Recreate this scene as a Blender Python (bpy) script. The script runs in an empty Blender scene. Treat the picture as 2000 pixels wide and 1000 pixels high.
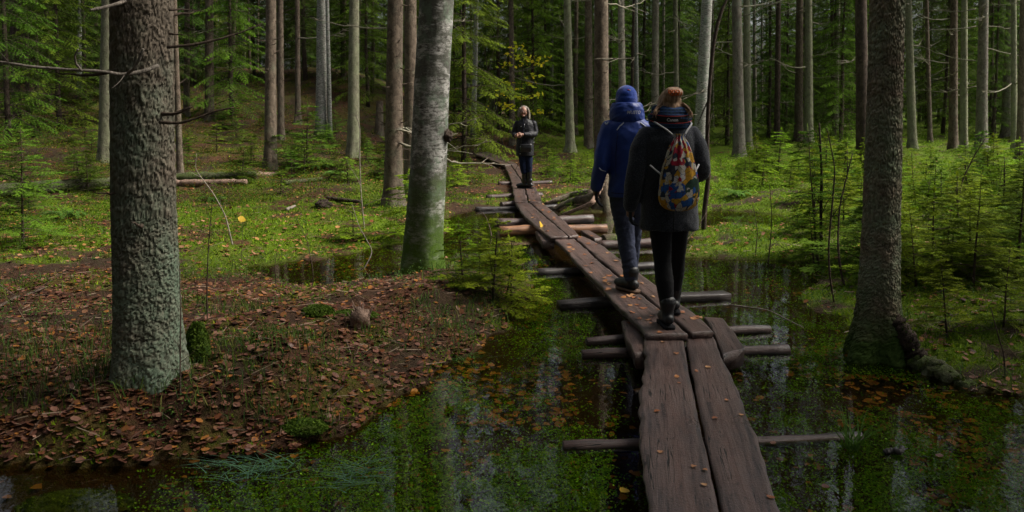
import bpy, math, random
import numpy as np
from mathutils import Vector, Matrix, Quaternion
R = math.radians
scene = bpy.context.scene
COL = scene.collection
random.seed(7)
RNG = np.random.default_rng(11)

# ---------------------------------------------------------------- camera
F, PX0, PY0, CZ, PITCH = 1600.0, 1000.0, 330.0, 1.75, R(4.1)
cam_d = bpy.data.cameras.new('camera')
cam_d.sensor_width = 36.0
cam_d.lens = 36.0 * F / 2000.0
cam_d.shift_y = -(500.0 - PY0) / 2000.0
cam_d.clip_start, cam_d.clip_end = 0.05, 2000.0
cam = bpy.data.objects.new('camera', cam_d)
COL.objects.link(cam)
cam.location = (0, 0, CZ)
cam.rotation_euler = (R(90) - PITCH, 0, 0)
scene.camera = cam

# ---------------------------------------------------------------- sky, sun, exposure
SUN_EL, SUN_AZ = R(48), R(88)          # azimuth from +Y towards +X
world = bpy.data.worlds.new('World'); scene.world = world
world.use_nodes = True
wn = world.node_tree
bg = wn.nodes['Background']
sky = wn.nodes.new('ShaderNodeTexSky'); sky.sky_type = 'NISHITA'; sky.sun_disc = False
sky.sun_elevation, sky.sun_rotation = SUN_EL, SUN_AZ
sky.dust_density = 4.0; sky.air_density = 1.0
hs = wn.nodes.new('ShaderNodeHueSaturation'); hs.inputs['Saturation'].default_value = 0.3
wn.links.new(sky.outputs[0], hs.inputs['Color']); wn.links.new(hs.outputs[0], bg.inputs['Color'])
bg.inputs['Strength'].default_value = 0.08
sun_d = bpy.data.lights.new('sun', 'SUN'); sun_d.energy = 3.9; sun_d.angle = R(32); sun_d.color = (1, .93, .80)
sun = bpy.data.objects.new('sun', sun_d); COL.objects.link(sun)
sd = Vector((math.sin(SUN_AZ)*math.cos(SUN_EL), math.cos(SUN_AZ)*math.cos(SUN_EL), math.sin(SUN_EL)))
sun.rotation_euler = sd.to_track_quat('Z', 'Y').to_euler()
vs = scene.view_settings
scene.display_settings.display_device = 'sRGB'
vs.view_transform = 'Standard'; vs.look = 'None'; vs.gamma = 1.0; vs.use_curve_mapping = False
vs.exposure = 1.05
scene.cycles.max_bounces = 8; scene.cycles.transparent_max_bounces = 12
scene.cycles.diffuse_bounces = 2; scene.cycles.glossy_bounces = 2; scene.cycles.transmission_bounces = 3
scene.cycles.use_adaptive_sampling = True; scene.cycles.adaptive_threshold = .016
scene.cycles.denoising_prefilter = 'ACCURATE'
scene.cycles.sample_clamp_indirect = 4.0
scene.cycles.use_denoising = True

# ---------------------------------------------------------------- helpers
def ray(px, py):
    u, v = (px - PX0) / F, -(py - PY0) / F
    return Vector((u, math.cos(PITCH) + v*math.sin(PITCH), -math.sin(PITCH) + v*math.cos(PITCH)))
def at(px, py, z=0.0):                 # point of the horizontal level z seen at a pixel of the photograph
    d = ray(px, py); t = (z - CZ) / d.z
    return Vector((d.x*t, d.y*t, z))
def atd(px, py, y):                    # point at the distance y
    d = ray(px, py); t = y / d.y
    return Vector((d.x*t, y, CZ + d.z*t))

def link(o, parent=None):
    COL.objects.link(o)
    if parent is not None: o.parent = parent
    return o
def tag(o, label=None, cat=None, group=None, kind=None):
    if label: o['label'] = label
    if cat: o['category'] = cat
    if group: o['group'] = group
    if kind: o['kind'] = kind
    return o
def empty(name, loc=(0, 0, 0), rz=0.0, label=None, cat=None, group=None):
    o = bpy.data.objects.new(name, None); COL.objects.link(o)
    o.empty_display_size = .1
    o.location = loc; o.rotation_euler = (0, 0, rz)
    return tag(o, label, cat, group)
def mesh_np(name, V, Fc, mat=None, smooth=True, col=None):
    """mesh from arrays; Fc is an (n,3)/(n,4) array or a list of such"""
    me = bpy.data.meshes.new(name)
    V = np.asarray(V, dtype=np.float32).reshape(-1, 3)
    if not isinstance(Fc, list): Fc = [Fc]
    Fc = [np.asarray(f, dtype=np.int32) for f in Fc if len(f)]
    nl = sum(f.size for f in Fc); npoly = sum(len(f) for f in Fc)
    me.vertices.add(len(V)); me.vertices.foreach_set('co', V.ravel())
    me.loops.add(nl); me.polygons.add(npoly)
    me.loops.foreach_set('vertex_index', np.concatenate([f.ravel() for f in Fc]))
    tot = np.concatenate([np.full(len(f), f.shape[1], np.int32) for f in Fc])
    st = np.concatenate([[0], np.cumsum(tot)[:-1]]).astype(np.int32)
    me.polygons.foreach_set('loop_start', st)
    me.polygons.foreach_set('loop_total', tot)
    if col is not None:
        a = me.color_attributes.new('tone', 'FLOAT_COLOR', 'POINT')
        c = np.ones((len(V), 4), np.float32); c[:, :col.shape[1]] = col
        a.data.foreach_set('color', c.ravel())
    me.update(calc_edges=True); me.validate()
    if smooth: me.polygons.foreach_set('use_smooth', np.ones(npoly, bool))
    if mat is not None: me.materials.append(mat)
    return me
def obj(name, me, parent=None, loc=None, **k):
    o = bpy.data.objects.new(name, me); link(o, parent)
    if loc is not None: o.location = loc
    return tag(o, **k)

class MB:                              # collects pieces of one mesh
    def __init__(s): s.V, s.Q, s.T, s.n = [], [], [], 0
    def add(s, V, Q=None, T=None):
        V = np.asarray(V, float).reshape(-1, 3)
        if Q is not None and len(Q): s.Q.append(np.asarray(Q) + s.n)
        if T is not None and len(T): s.T.append(np.asarray(T) + s.n)
        s.V.append(V); s.n += len(V)
    def tube(s, pts, rad, seg=6, cap=True, noise=0.0, rng=None):
        pts = np.asarray(pts, float); n = len(pts)
        rad = np.broadcast_to(np.asarray(rad, float), (n,))
        tan = np.gradient(pts, axis=0); tan /= (np.linalg.norm(tan, axis=1, keepdims=True) + 1e-9)
        ref = np.array([0, 0, 1.]) if abs(tan[0][2]) < .9 else np.array([1., 0, 0])
        a = np.cross(tan, ref); a /= (np.linalg.norm(a, axis=1, keepdims=True) + 1e-9)
        b = np.cross(tan, a)
        th = np.arange(seg) / seg * 2*math.pi
        rr = rad[:, None] * np.ones(seg)
        if noise and rng is not None: rr = rr * (1 + noise*rng.normal(size=rr.shape))
        V = pts[:, None] + rr[..., None]*(np.cos(th)[None, :, None]*a[:, None] + np.sin(th)[None, :, None]*b[:, None])
        V = V.reshape(-1, 3)
        i = np.arange(n-1)[:, None]*seg; j = np.arange(seg)[None]
        Q = np.stack([i+j, i+(j+1) % seg, i+seg+(j+1) % seg, i+seg+j], -1).reshape(-1, 4)
        T = []
        if cap:
            V = np.vstack([V, pts[0], pts[-1]]); c0, c1 = n*seg, n*seg+1
            for k in range(seg):
                T.append((c0, (k+1) % seg, k)); T.append((c1, (n-1)*seg+k, (n-1)*seg+(k+1) % seg))
        s.add(V, Q, T)
    def mesh(s, name, mat=None, smooth=True, col=None):
        fs = []
        if s.Q: fs.append(np.vstack(s.Q))
        if s.T: fs.append(np.vstack(s.T))
        return mesh_np(name, np.vstack(s.V), fs, mat, smooth, col)

def norm(a): return a/(np.linalg.norm(a, axis=-1, keepdims=True)+1e-9)
def sstep(t): t = np.clip(t, 0, 1); return t*t*(3-2*t)
def _hash(ix, iy, seed):
    h = (ix.astype(np.int64)*374761393 + iy.astype(np.int64)*668265263 + seed*1442695041) & 0xffffffff
    h = ((h ^ (h >> 13))*1274126177) & 0xffffffff
    return ((h ^ (h >> 16)) & 0xffff) / 65535.0
def vnoise(x, y, seed=0):
    x = np.asarray(x, float); y = np.asarray(y, float)
    xi, yi = np.floor(x), np.floor(y); fx, fy = sstep(x-xi), sstep(y-yi)
    h = lambda a, b: _hash(xi+a, yi+b, seed)
    return (h(0, 0)*(1-fx)+h(1, 0)*fx)*(1-fy) + (h(0, 1)*(1-fx)+h(1, 1)*fx)*fy
def fbm(x, y, seed=0, octv=4):
    s, a, t = 0, 1.0, 0
    for k in range(octv):
        s = s + a*vnoise(np.asarray(x)*2**k, np.asarray(y)*2**k, seed+k*17); t += a; a *= .5
    return s / t                        # 0..1

# ---------------------------------------------------------------- materials
def new_mat(name):
    m = bpy.data.materials.new(name); m.use_nodes = True
    nt = m.node_tree; b = nt.nodes['Principled BSDF']
    b.inputs['Specular IOR Level'].default_value = .1
    return m, nt, b
def nd(nt, t, ins=None, **props):
    n = nt.nodes.new(t)
    for k, v in props.items(): setattr(n, k, v)
    for k, v in (ins or {}).items():
        if isinstance(v, bpy.types.NodeSocket): nt.links.new(v, n.inputs[k])
        else: n.inputs[k].default_value = v
    return n
def ramp(nt, fac, stops, interp='LINEAR'):
    n = nt.nodes.new('ShaderNodeValToRGB'); n.color_ramp.interpolation = interp
    e = n.color_ramp.elements
    while len(e) < len(stops): e.new(0.5)
    for el, (p, c) in zip(e, stops):
        el.position = p; el.color = (c, c, c, 1) if isinstance(c, (int, float)) else (*c, 1)
    nt.links.new(fac, n.inputs[0]); return n.outputs[0]
def mixc(nt, fac, a, b, mode='MIX'):
    n = nt.nodes.new('ShaderNodeMix'); n.data_type = 'RGBA'; n.blend_type = mode
    for idx, v in ((0, fac), (6, a), (7, b)):
        if isinstance(v, bpy.types.NodeSocket): nt.links.new(v, n.inputs[idx])
        else: n.inputs[idx].default_value = v if idx == 0 else (*v, 1)
    return n.outputs[2]
def math_(nt, op, a, b=0.0, clamp=False):
    n = nt.nodes.new('ShaderNodeMath'); n.operation = op; n.use_clamp = clamp
    for i, v in enumerate((a, b)):
        if isinstance(v, bpy.types.NodeSocket): nt.links.new(v, n.inputs[i])
        else: n.inputs[i].default_value = v
    return n.outputs[0]
def coords(nt, kind='Object', scale=(1, 1, 1)):
    tc = nt.nodes.new('ShaderNodeTexCoord'); mp = nt.nodes.new('ShaderNodeMapping')
    mp.inputs['Scale'].default_value = scale
    nt.links.new(tc.outputs[kind], mp.inputs[0]); return mp.outputs[0]
def noise(nt, vec, scale, detail=4, rough=.6):
    return nd(nt, 'ShaderNodeTexNoise', {'Vector': vec, 'Scale': scale, 'Detail': detail, 'Roughness': rough}).outputs[0]
def bump(nt, b, h, strength=.5, dist=.02):
    n = nd(nt, 'ShaderNodeBump', {'Height': h, 'Strength': strength, 'Distance': dist})
    nt.links.new(n.outputs[0], b.inputs['Normal']); return n

def leaf_material(name, rough=.55, trans=.35, spec=.25, rand=None, sat=1.0, hue=0.0):
    """coloured by the mesh's own 'tone' colours, or by a ramp over the object's random number"""
    m, nt, b = new_mat(name)
    oi = nt.nodes.new('ShaderNodeObjectInfo')
    if rand: c = ramp(nt, oi.outputs['Random'], rand)
    else:
        a = nd(nt, 'ShaderNodeAttribute', attribute_name='tone'); c = a.outputs['Color']
        v = math_(nt, 'MULTIPLY_ADD', oi.outputs['Random'], .5); v.node.inputs[2].default_value = .75
        hsv = nd(nt, 'ShaderNodeHueSaturation', {'Color': c, 'Value': v, 'Saturation': sat, 'Hue': nd(nt, 'ShaderNodeMapRange', {0: math_(nt, 'FRACT', math_(nt, 'MULTIPLY', oi.outputs['Random'], 7.13)), 3: .5-hue, 4: .5+hue*.5}).outputs[0]}); c = hsv.outputs[0]
    nt.links.new(c, b.inputs['Base Color']); b.inputs['Roughness'].default_value = rough
    b.inputs['Specular IOR Level'].default_value = spec
    if trans:
        t = nd(nt, 'ShaderNodeBsdfTranslucent', {'Color': c})
        mx = nd(nt, 'ShaderNodeMixShader', {0: trans, 1: b.outputs[0], 2: t.outputs[0]})
        nt.links.new(mx.outputs[0], nt.nodes['Material Output'].inputs[0])
    return m
M = {}
M['needles'] = leaf_material('needles', .7, .3, .06, hue=.03)
M['plants'] = leaf_material('plants', .65, .35, .08)
M['litter'] = leaf_material('litter', .55, .12, .15)
M['pond_plants'] = leaf_material('pond_plants', .6, .35, .08)
M['brown_leaf'] = leaf_material('brown_leaf', .45, .1, .35, rand=[(0, (.075, .028, .016)), (.35, (.14, .055, .032)), (.6, (.19, .085, .058)), (.8, (.10, .036, .016)), (1, (.20, .075, .022))])
M['board_leaf'] = leaf_material('board_leaf', .45, .1, .35, rand=[(0, (.24, .085, .035)), (.4, (.36, .14, .06)), (.7, (.40, .22, .11)), (1, (.45, .17, .05))])
M['yellow_leaf'] = leaf_material('yellow_leaf', .5, .3, .3, rand=[(0, (.62, .42, .03)), (1, (.62, .36, .04))])

def bark(name, plate, crack, lichen, lich_lo, lich_hi, vs=(9, 9, 4), bmp=.9, disp=0.0, moss=None, moss_h=.6, rough=.9, bdist=.03, wobble=1.1, plates=False):
    m, nt, b = new_mat(name)
    co = coords(nt, 'Object', (1, 1, 1)); vv = coords(nt, 'Object', vs)
    wob = nd(nt, 'ShaderNodeTexNoise', {'Vector': co, 'Scale': 16.0, 'Detail': 5, 'Roughness': .7}).outputs['Color']
    wob = nd(nt, 'ShaderNodeVectorMath', {0: wob, 1: (wobble, wobble, wobble)}, operation='MULTIPLY').outputs[0]
    vw = nd(nt, 'ShaderNodeVectorMath', {0: vv, 1: wob}, operation='ADD').outputs[0]
    vo = nd(nt, 'ShaderNodeTexVoronoi', {'Vector': vw, 'Scale': 3.2}, feature='DISTANCE_TO_EDGE').outputs['Distance']
    vc = nd(nt, 'ShaderNodeTexVoronoi', {'Vector': vw, 'Scale': 3.2}).outputs['Color']
    e = ramp(nt, vo, [(0, .0), (.09, .6), (.3, 1.0)])
    e = math_(nt, 'MAXIMUM', e, ramp(nt, noise(nt, co, 11, 3, .6), [(.42, 0.0), (.6, .8)]))
    n1 = noise(nt, co, 40, 5, .7); n2 = noise(nt, co, 3.5, 4, .6)
    vs_ = nd(nt, 'ShaderNodeSeparateColor', {0: vc}).outputs[0]
    if plates:
        sp_ = nd(nt, 'ShaderNodeSeparateColor', {0: nd(nt, 'ShaderNodeAttribute', attribute_name='tone').outputs['Color']})
        e, vs_ = sp_.outputs[0], sp_.outputs[1]
    c = mixc(nt, e, crack, plate)
    c = mixc(nt, math_(nt, 'MULTIPLY', n1, .7), c, crack)
    c = mixc(nt, math_(nt, 'MULTIPLY', vs_, .6), c, tuple(x*1.8 for x in plate))
    z = nd(nt, 'ShaderNodeSeparateXYZ', {0: co}).outputs[2]
    if lichen:
        zf = nd(nt, 'ShaderNodeMapRange', {0: z, 1: 0.0, 2: 3.0, 3: lich_lo, 4: lich_hi}).outputs[0]
        lf = math_(nt, 'ADD', math_(nt, 'MULTIPLY_ADD', n2, 2.2), zf); lf.node.inputs[0].links[0].from_node.inputs[2].default_value = -1.1
        lf = math_(nt, 'MULTIPLY', lf, math_(nt, 'MULTIPLY_ADD', n1, 1.4), True)
        lf = math_(nt, 'MULTIPLY', lf, math_(nt, 'ADD', math_(nt, 'MULTIPLY', e, .6), .4), True)
        c = mixc(nt, lf, c, lichen)
    if moss:
        mf = nd(nt, 'ShaderNodeMapRange', {0: z, 1: 0.0, 2: moss_h, 3: 1.5, 4: -.25}, clamp=False).outputs[0]
        mf = math_(nt, 'ADD', mf, math_(nt, 'MULTIPLY_ADD', n2, 1.6)); mf.node.inputs[1].links[0].from_node.inputs[2].default_value = -.9
        mf = math_(nt, 'MULTIPLY', mf, 1.0, True)
        c = mixc(nt, mf, c, mixc(nt, n1, tuple(x*.45 for x in moss), moss))
    oi = nt.nodes.new('ShaderNodeObjectInfo')
    v = math_(nt, 'MULTIPLY_ADD', oi.outputs['Random'], .5); v.node.inputs[2].default_value = .78
    c = nd(nt, 'ShaderNodeHueSaturation', {'Color': c, 'Value': v}).outputs[0]
    nt.links.new(c, b.inputs['Base Color']); b.inputs['Roughness'].default_value = rough
    h = math_(nt, 'ADD', math_(nt, 'MULTIPLY', e, .7), math_(nt, 'MULTIPLY', n1, .6))
    h = math_(nt, 'ADD', h, math_(nt, 'MULTIPLY', vs_, .9))
    bump(nt, b, h, bmp, bdist)
    return m
M['bark_near'] = bark('bark_near', (.165, .135, .105), (.035, .028, .022), (.17, .235, .165), .7, -.28, (9, 9, 6), 1.0, bdist=.012, plates=True)
M['bark'] = bark('bark', (.135, .105, .08), (.035, .027, .022), (.17, .19, .13), .15, -.15, (6, 6, 3), .7)
M['bark_grey'] = bark('bark_grey', (.21, .185, .155), (.06, .05, .045), (.24, .27, .2), .25, .05, (6, 6, 3), .7)
M['bark_lichen'] = bark('bark_lichen', (.19, .18, .13), (.06, .055, .04), (.25, .28, .16), .35, .25, (6, 6, 3), .7)
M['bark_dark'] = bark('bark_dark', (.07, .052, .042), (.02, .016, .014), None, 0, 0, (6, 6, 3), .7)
M['bark_alder'] = bark('bark_alder', (.19, .14, .105), (.04, .03, .024), (.19, .25, .16), .42, .25, (7, 7, 11), 1.0, moss=(.05, .085, .018), moss_h=.75, bdist=.012, plates=True)
M['dead_wood'] = bark('dead_wood', (.19, .17, .135), (.09, .078, .062), (.22, .235, .16), .1, .1, (20, 20, 6), .3)
M['dark_twig'] = bark('dark_twig', (.075, .055, .042), (.03, .024, .02), None, 0, 0, (20, 20, 6), .3)
M['pale_twig'] = bark('pale_twig', (.19, .165, .14), (.09, .075, .065), None, 0, 0, (20, 20, 6), .3)
M['mossy_log'] = bark('mossy_log', (.10, .09, .07), (.03, .026, .022), (.09, .15, .02), .35, .35, (8, 8, 8), .8)
M['bare_log'] = bark('bare_log', (.22, .15, .115), (.09, .06, .05), None, 0, 0, (14, 2, 14), .5)

def birch(name, moss_h=1.1, grime=.5):
    m, nt, b = new_mat(name)
    co = coords(nt, 'Object'); st = coords(nt, 'Object', (1, 1, 3.2)); st2 = coords(nt, 'Object', (1, 1, 1.6))
    n1 = noise(nt, st, 13, 6, .75); n2 = noise(nt, st2, 3.4, 6, .7); n3 = noise(nt, co, 45, 4, .7); n4 = noise(nt, co, 1.6, 3)
    c = mixc(nt, ramp(nt, n1, [(.40, 0.0), (.54, 1.0)]), (.06, .054, .048), (.37, .36, .34))
    dk = ramp(nt, n2, [(.43, 0.0), (.52, 1.0)])
    c = mixc(nt, math_(nt, 'MULTIPLY', dk, grime, True), c, mixc(nt, n3, (.03, .03, .026), (.15, .15, .125)))
    z = nd(nt, 'ShaderNodeSeparateXYZ', {0: co}).outputs[2]
    li = ramp(nt, noise(nt, co, 6, 5, .7), [(.5, 0.0), (.62, 1.0)])
    c = mixc(nt, math_(nt, 'MULTIPLY', li, .6), c, (.15, .20, .145))
    mf = nd(nt, 'ShaderNodeMapRange', {0: z, 1: 0.0, 2: moss_h, 3: 1.25, 4: -.25}, clamp=False).outputs[0]
    mf = math_(nt, 'ADD', mf, math_(nt, 'MULTIPLY_ADD', n2, 2.0)); mf.node.inputs[1].links[0].from_node.inputs[2].default_value = -1.0
    mf = math_(nt, 'MULTIPLY', mf, 1.0, True)
    c = mixc(nt, mf, c, mixc(nt, n3, (.02, .04, .006), (.09, .16, .018)))
    nt.links.new(c, b.inputs['Base Color']); b.inputs['Roughness'].default_value = .8
    bump(nt, b, math_(nt, 'ADD', n1, math_(nt, 'MULTIPLY', n3, .6)), .5, .012)
    return m
M['birch'] = birch('birch_near', 1.5, .95); M['birch_far'] = birch('birch_far', .8, .35)

def wood(name, a, bcol, dark, rough=.5, scale=(1.0, 34, 34), spec=.35, worn=None):
    m, nt, b = new_mat(name)
    co = coords(nt, 'Object', scale); oc = coords(nt, 'Object')
    g = noise(nt, co, 4, 6, .7); big = noise(nt, oc, 2.2, 4, .6); fine = noise(nt, oc, 60, 3, .7)
    c = mixc(nt, ramp(nt, g, [(.3, 0.0), (.7, 1.0)]), a, bcol)
    c = mixc(nt, ramp(nt, big, [(.42, 0.0), (.62, 1.0)]), c, dark)
    if worn:
        yy = math_(nt, 'ABSOLUTE', nd(nt, 'ShaderNodeSeparateXYZ', {0: oc}).outputs[1])
        yy = math_(nt, 'ADD', yy, math_(nt, 'MULTIPLY', noise(nt, coords(nt, 'Object', (1.5, 6, 6)), 2.0, 5, .7), .36))
        c = mixc(nt, ramp(nt, yy, [(.15, .9), (.31, 0.0)]), c, mixc(nt, g, tuple(x*.6 for x in worn), worn))
    c = mixc(nt, ramp(nt, g, [(.28, .45), (.36, 0.0)]), c, tuple(x*.35 for x in dark))
    c = mixc(nt, ramp(nt, noise(nt, coords(nt, 'Object', (3.5, 9, 9)), 3.3, 4, .65), [(.57, 0.0), (.66, .8)]), c, tuple(x*.35 for x in dark))
    c = mixc(nt, ramp(nt, fine, [(.62, 0.0), (.78, .55)]), c, tuple(min(1, x*2.6) for x in a))
    g2 = noise(nt, coords(nt, 'Object', (.45, 9, 9)), 3.2, 5, .65)
    c = mixc(nt, ramp(nt, g2, [(.42, 0.0), (.62, .75)]), c, tuple(min(1, x*1.35) for x in a))
    c = mixc(nt, ramp(nt, g2, [(.30, .85), (.44, 0.0)]), c, tuple(x*.5 for x in dark))
    crk = math_(nt, 'ABSOLUTE', math_(nt, 'SUBTRACT', noise(nt, coords(nt, 'Object', (.28, 7, 7)), 2.6, 3, .5), .5))
    crk = math_(nt, 'ADD', crk, math_(nt, 'MULTIPLY', ramp(nt, big, [(.45, 0.0), (.55, 1.0)]), .05))
    ck = ramp(nt, crk, [(.006, 1.0), (.013, 0.0)])
    c = mixc(nt, ck, c, (.006, .005, .005))
    oi = nt.nodes.new('ShaderNodeObjectInfo')
    v = math_(nt, 'MULTIPLY_ADD', oi.outputs['Random'], .35); v.node.inputs[2].default_value = .82
    c = nd(nt, 'ShaderNodeHueSaturation', {'Color': c, 'Value': v}).outputs[0]
    nt.links.new(c, b.inputs['Base Color'])
    r = nd(nt, 'ShaderNodeMapRange', {0: big, 1: .3, 2: .7, 3: rough+.15, 4: rough-.08}).outputs[0]
    nt.links.new(r, b.inputs['Roughness']); b.inputs['Specular IOR Level'].default_value = spec
    bump(nt, b, math_(nt, 'SUBTRACT', math_(nt, 'ADD', math_(nt, 'ADD', g, math_(nt, 'MULTIPLY', g2, 1.5)), math_(nt, 'MULTIPLY', fine, .8)), math_(nt, 'MULTIPLY', ck, 1.5)), .5, .008)
    return m
M['plank'] = wood('plank', (.082, .056, .050), (.045, .031, .029), (.036, .032, .035), .34, worn=(.12, .068, .056))
M['log_brown'] = wood('log_brown', (.075, .045, .040), (.04, .026, .024), (.03, .026, .027), .4)
M['log_orange'] = wood('log_orange', (.24, .115, .055), (.14, .065, .035), (.09, .05, .035), .5)
M['log_black'] = wood('log_black', (.04, .032, .03), (.025, .02, .02), (.02, .018, .02), .4)
M['log_moss'] = bark('log_moss', (.10, .075, .06), (.03, .024, .02), (.07, .13, .02), .25, .25, (9, 9, 9), .6)

def plain(name, colr, rough=.7, spec=.3, nscale=30, var=.25, bmp=.2, metal=0.0, fuzz=0.0, bdist=.01):
    m, nt, b = new_mat(name); co = coords(nt, 'Object')
    n = noise(nt, co, nscale, 4, .65)
    c = mixc(nt, n, tuple(x*(1-var) for x in colr), tuple(min(1, x*(1+var)) for x in colr))
    nt.links.new(c, b.inputs['Base Color']); b.inputs['Roughness'].default_value = rough
    b.inputs['Specular IOR Level'].default_value = spec; b.inputs['Metallic'].default_value = metal
    if fuzz: b.inputs['Sheen Weight'].default_value = fuzz; b.inputs['Sheen Roughness'].default_value = .5
    if bmp: bump(nt, b, n, bmp, bdist)
    return m

# ---------------------------------------------------------------- terrain
def plan(pts, z=0.0): return np.array([tuple(at(px, py, z))[:2] for px, py in pts])
POND = np.vstack([plan([(-160, 905), (60, 915), (180, 905), (300, 893), (450, 888), (560, 874), (640, 850), (700, 815), (760, 785), (830, 745),
        (880, 708), (960, 662), (990, 630), (1010, 600), (1025, 578), (1035, 556), (985, 538), (905, 522), (872, 508), (800, 522),
        (720, 548), (640, 562), (560, 553), (505, 537), (480, 522), (560, 513), (640, 505), (700, 490), (780, 475), (850, 470),
        (880, 450), (862, 432), (900, 416), (960, 405), (1000, 398), (1040, 393), (1085, 398), (1095, 418), (1160, 414),
        (1230, 408), (1310, 416), (1345, 440), (1352, 470), (1335, 503), (1420, 507), (1520, 512), (1600, 518), (1648, 528),
        (1600, 546), (1572, 575), (1562, 602), (1605, 612), (1660, 622), (1668, 690), (1760, 706), (1850, 732), (1900, 766),
        (2000, 776), (2150, 800)]), np.array([[4.6, 3.0], [4.0, -6.0], [-3.5, -6.0], [-3.6, 3.4]])])
STRIP = plan([(1350, 414), (1400, 409), (1470, 414), (1530, 422), (1560, 438), (1500, 446), (1400, 445), (1352, 446)])
PATH = plan([(1330, 1000), (1326, 651), (1095, 462), (1033, 395), (998, 324), (938, 298)], .17)
PATH = np.vstack([[.35, -3], PATH])
def sdist(P, poly):                     # signed distance, positive outside
    x, y = P[:, 0], P[:, 1]; d = np.full(len(P), 1e9); ins = np.zeros(len(P), bool)
    for i in range(len(poly)):
        a, b = poly[i], poly[(i+1) % len(poly)]; e = b-a
        t = np.clip(((x-a[0])*e[0] + (y-a[1])*e[1]) / (e@e + 1e-12), 0, 1)
        d = np.minimum(d, np.hypot(x-a[0]-t*e[0], y-a[1]-t*e[1]))
        c = ((a[1] > y) != (b[1] > y)) & (x < (b[0]-a[0])*(y-a[1])/(b[1]-a[1]+1e-12)+a[0])
        ins ^= c
    return np.where(ins, -d, d)
def pathdist(P):
    d = np.full(len(P), 1e9)
    for a, b in zip(PATH[:-1], PATH[1:]):
        e = b-a; t = np.clip(((P[:, 0]-a[0])*e[0] + (P[:, 1]-a[1])*e[1])/(e@e), 0, 1)
        d = np.minimum(d, np.hypot(P[:, 0]-a[0]-t*e[0], P[:, 1]-a[1]-t*e[1]))
    return d
MOUNDS = [(-2.02, 4.55, .6, .10), (-.78, 7.0, .5, .09), (-1.45, 4.95, .3, .08), (2.75, 5.7, .35, .10), (-.55, 6.6, .45, .04), (-1.6, 6.3, .5, .06), (-3.9, 7.0, .8, .12), (1.55, 13.9, .7, .12)]
def height(x, y):
    x = np.asarray(x, float).ravel(); y = np.asarray(y, float).ravel(); P = np.stack([x, y], 1)
    s = np.minimum(sdist(P, POND), sdist(P, STRIP))
    s = s + (fbm(x*3.1, y*3.1, 5)-.5)*.30 + (fbm(x*9, y*9, 6)-.5)*.14
    nearl = sstep((1.0-x)/1.5)*sstep((9.2-y)/1.6)
    bank = .055 + .20*nearl*(1-.72*sstep((y-5.6)/1.2)) + .10*sstep((y-13)/8)*sstep((-1-x)/3) + .09*sstep((x-2.4)/2)*sstep((y-4)/3)
    out = bank*(1-np.exp(-np.maximum(s, 0)/.45)) + .012
    ins = -.13*(1-np.exp(np.minimum(s, 0)/.35)) - .012
    h = np.where(s > 0, out, ins)
    land = sstep(s/.6)
    hum = (fbm(x*1.3, y*1.3, 9)-.5)*(.14+.12*sstep((y-10)/1.5)+.15*sstep((y-14)/20)) + (fbm(x*6, y*6, 21)-.5)*.10
    pd = pathdist(P); hum *= sstep((pd-.3)/1.2)
    h = h + hum*land
    hill = 2.5*sstep((y-13)/33)*sstep((-1.6-x-np.maximum(y-30, 0)*.05)/7.5)
    far = (.5+.8*sstep((7-x)/6))*sstep((y-28)/18)
    h = h + hill + far*sstep((pd-.4)/3)
    for mx, my, mr, mh in MOUNDS: h = h + mh*np.exp(-((x-mx)**2+(y-my)**2)/(mr*mr))*sstep((s+.05)/.25)
    return np.where((s > 0) & (h < .012), .012, h)
def h1(x, y): return float(height([x], [y])[0])
def hit(px, py):                        # where the sight line through a pixel meets the ground
    d = ray(px, py); ts = np.geomspace(2.0, 90, 1500)
    hh = height(d.x*ts, d.y*ts); zz = CZ + d.z*ts
    k = np.argmax(zz < hh)
    t = ts[k] if (zz < hh).any() else 60.0
    return Vector((d.x*t, d.y*t, h1(d.x*t, d.y*t)))

def cover(x, y):
    """moss and leaf-litter weights of the ground"""
    x = np.asarray(x, float); y = np.asarray(y, float)
    n = fbm(x*1.1, y*1.1, 40); n2 = fbm(x*3.2, y*3.2, 44)
    moss = sstep((n+n2*.6-.72)/.22)*.75
    flatl = sstep((y-9.0)/1.2)*sstep((17.5-y)/3)*sstep((-.6-x)/1.0)
    moss = np.maximum(moss, flatl*sstep((n2+.38*n-.55)/.16))
    right = sstep((x-1.9)/.7)*sstep((y-4.6)/1.0)
    moss = np.maximum(moss, right*sstep((n2+.3*n-.38)/.25))
    nearl = sstep((.8-x)/1.2)*sstep((9.0-y)/1.0)
    lit = nearl*np.clip(.5+3.2*(fbm(x*1.7, y*1.7, 47)-.5)+.8*(n2-.5), .06, 1) + .5*flatl*sstep((.60-n2-.2*n)/.15)+.26*flatl + .45*sstep((n2-.5)/.2) + .55*sstep((1.5-np.abs(x-.3))/2)*sstep((y-12)/3)
    moss = moss*(1-.55*nearl)*(1-.6*sstep((y-17)/3)*sstep((1-x)/3))
    lit = lit + .5*sstep((n2-.44)/.1)*sstep((y-15)/3)
    return np.clip(moss, 0, 1), np.clip(lit, 0, 1)

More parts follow.
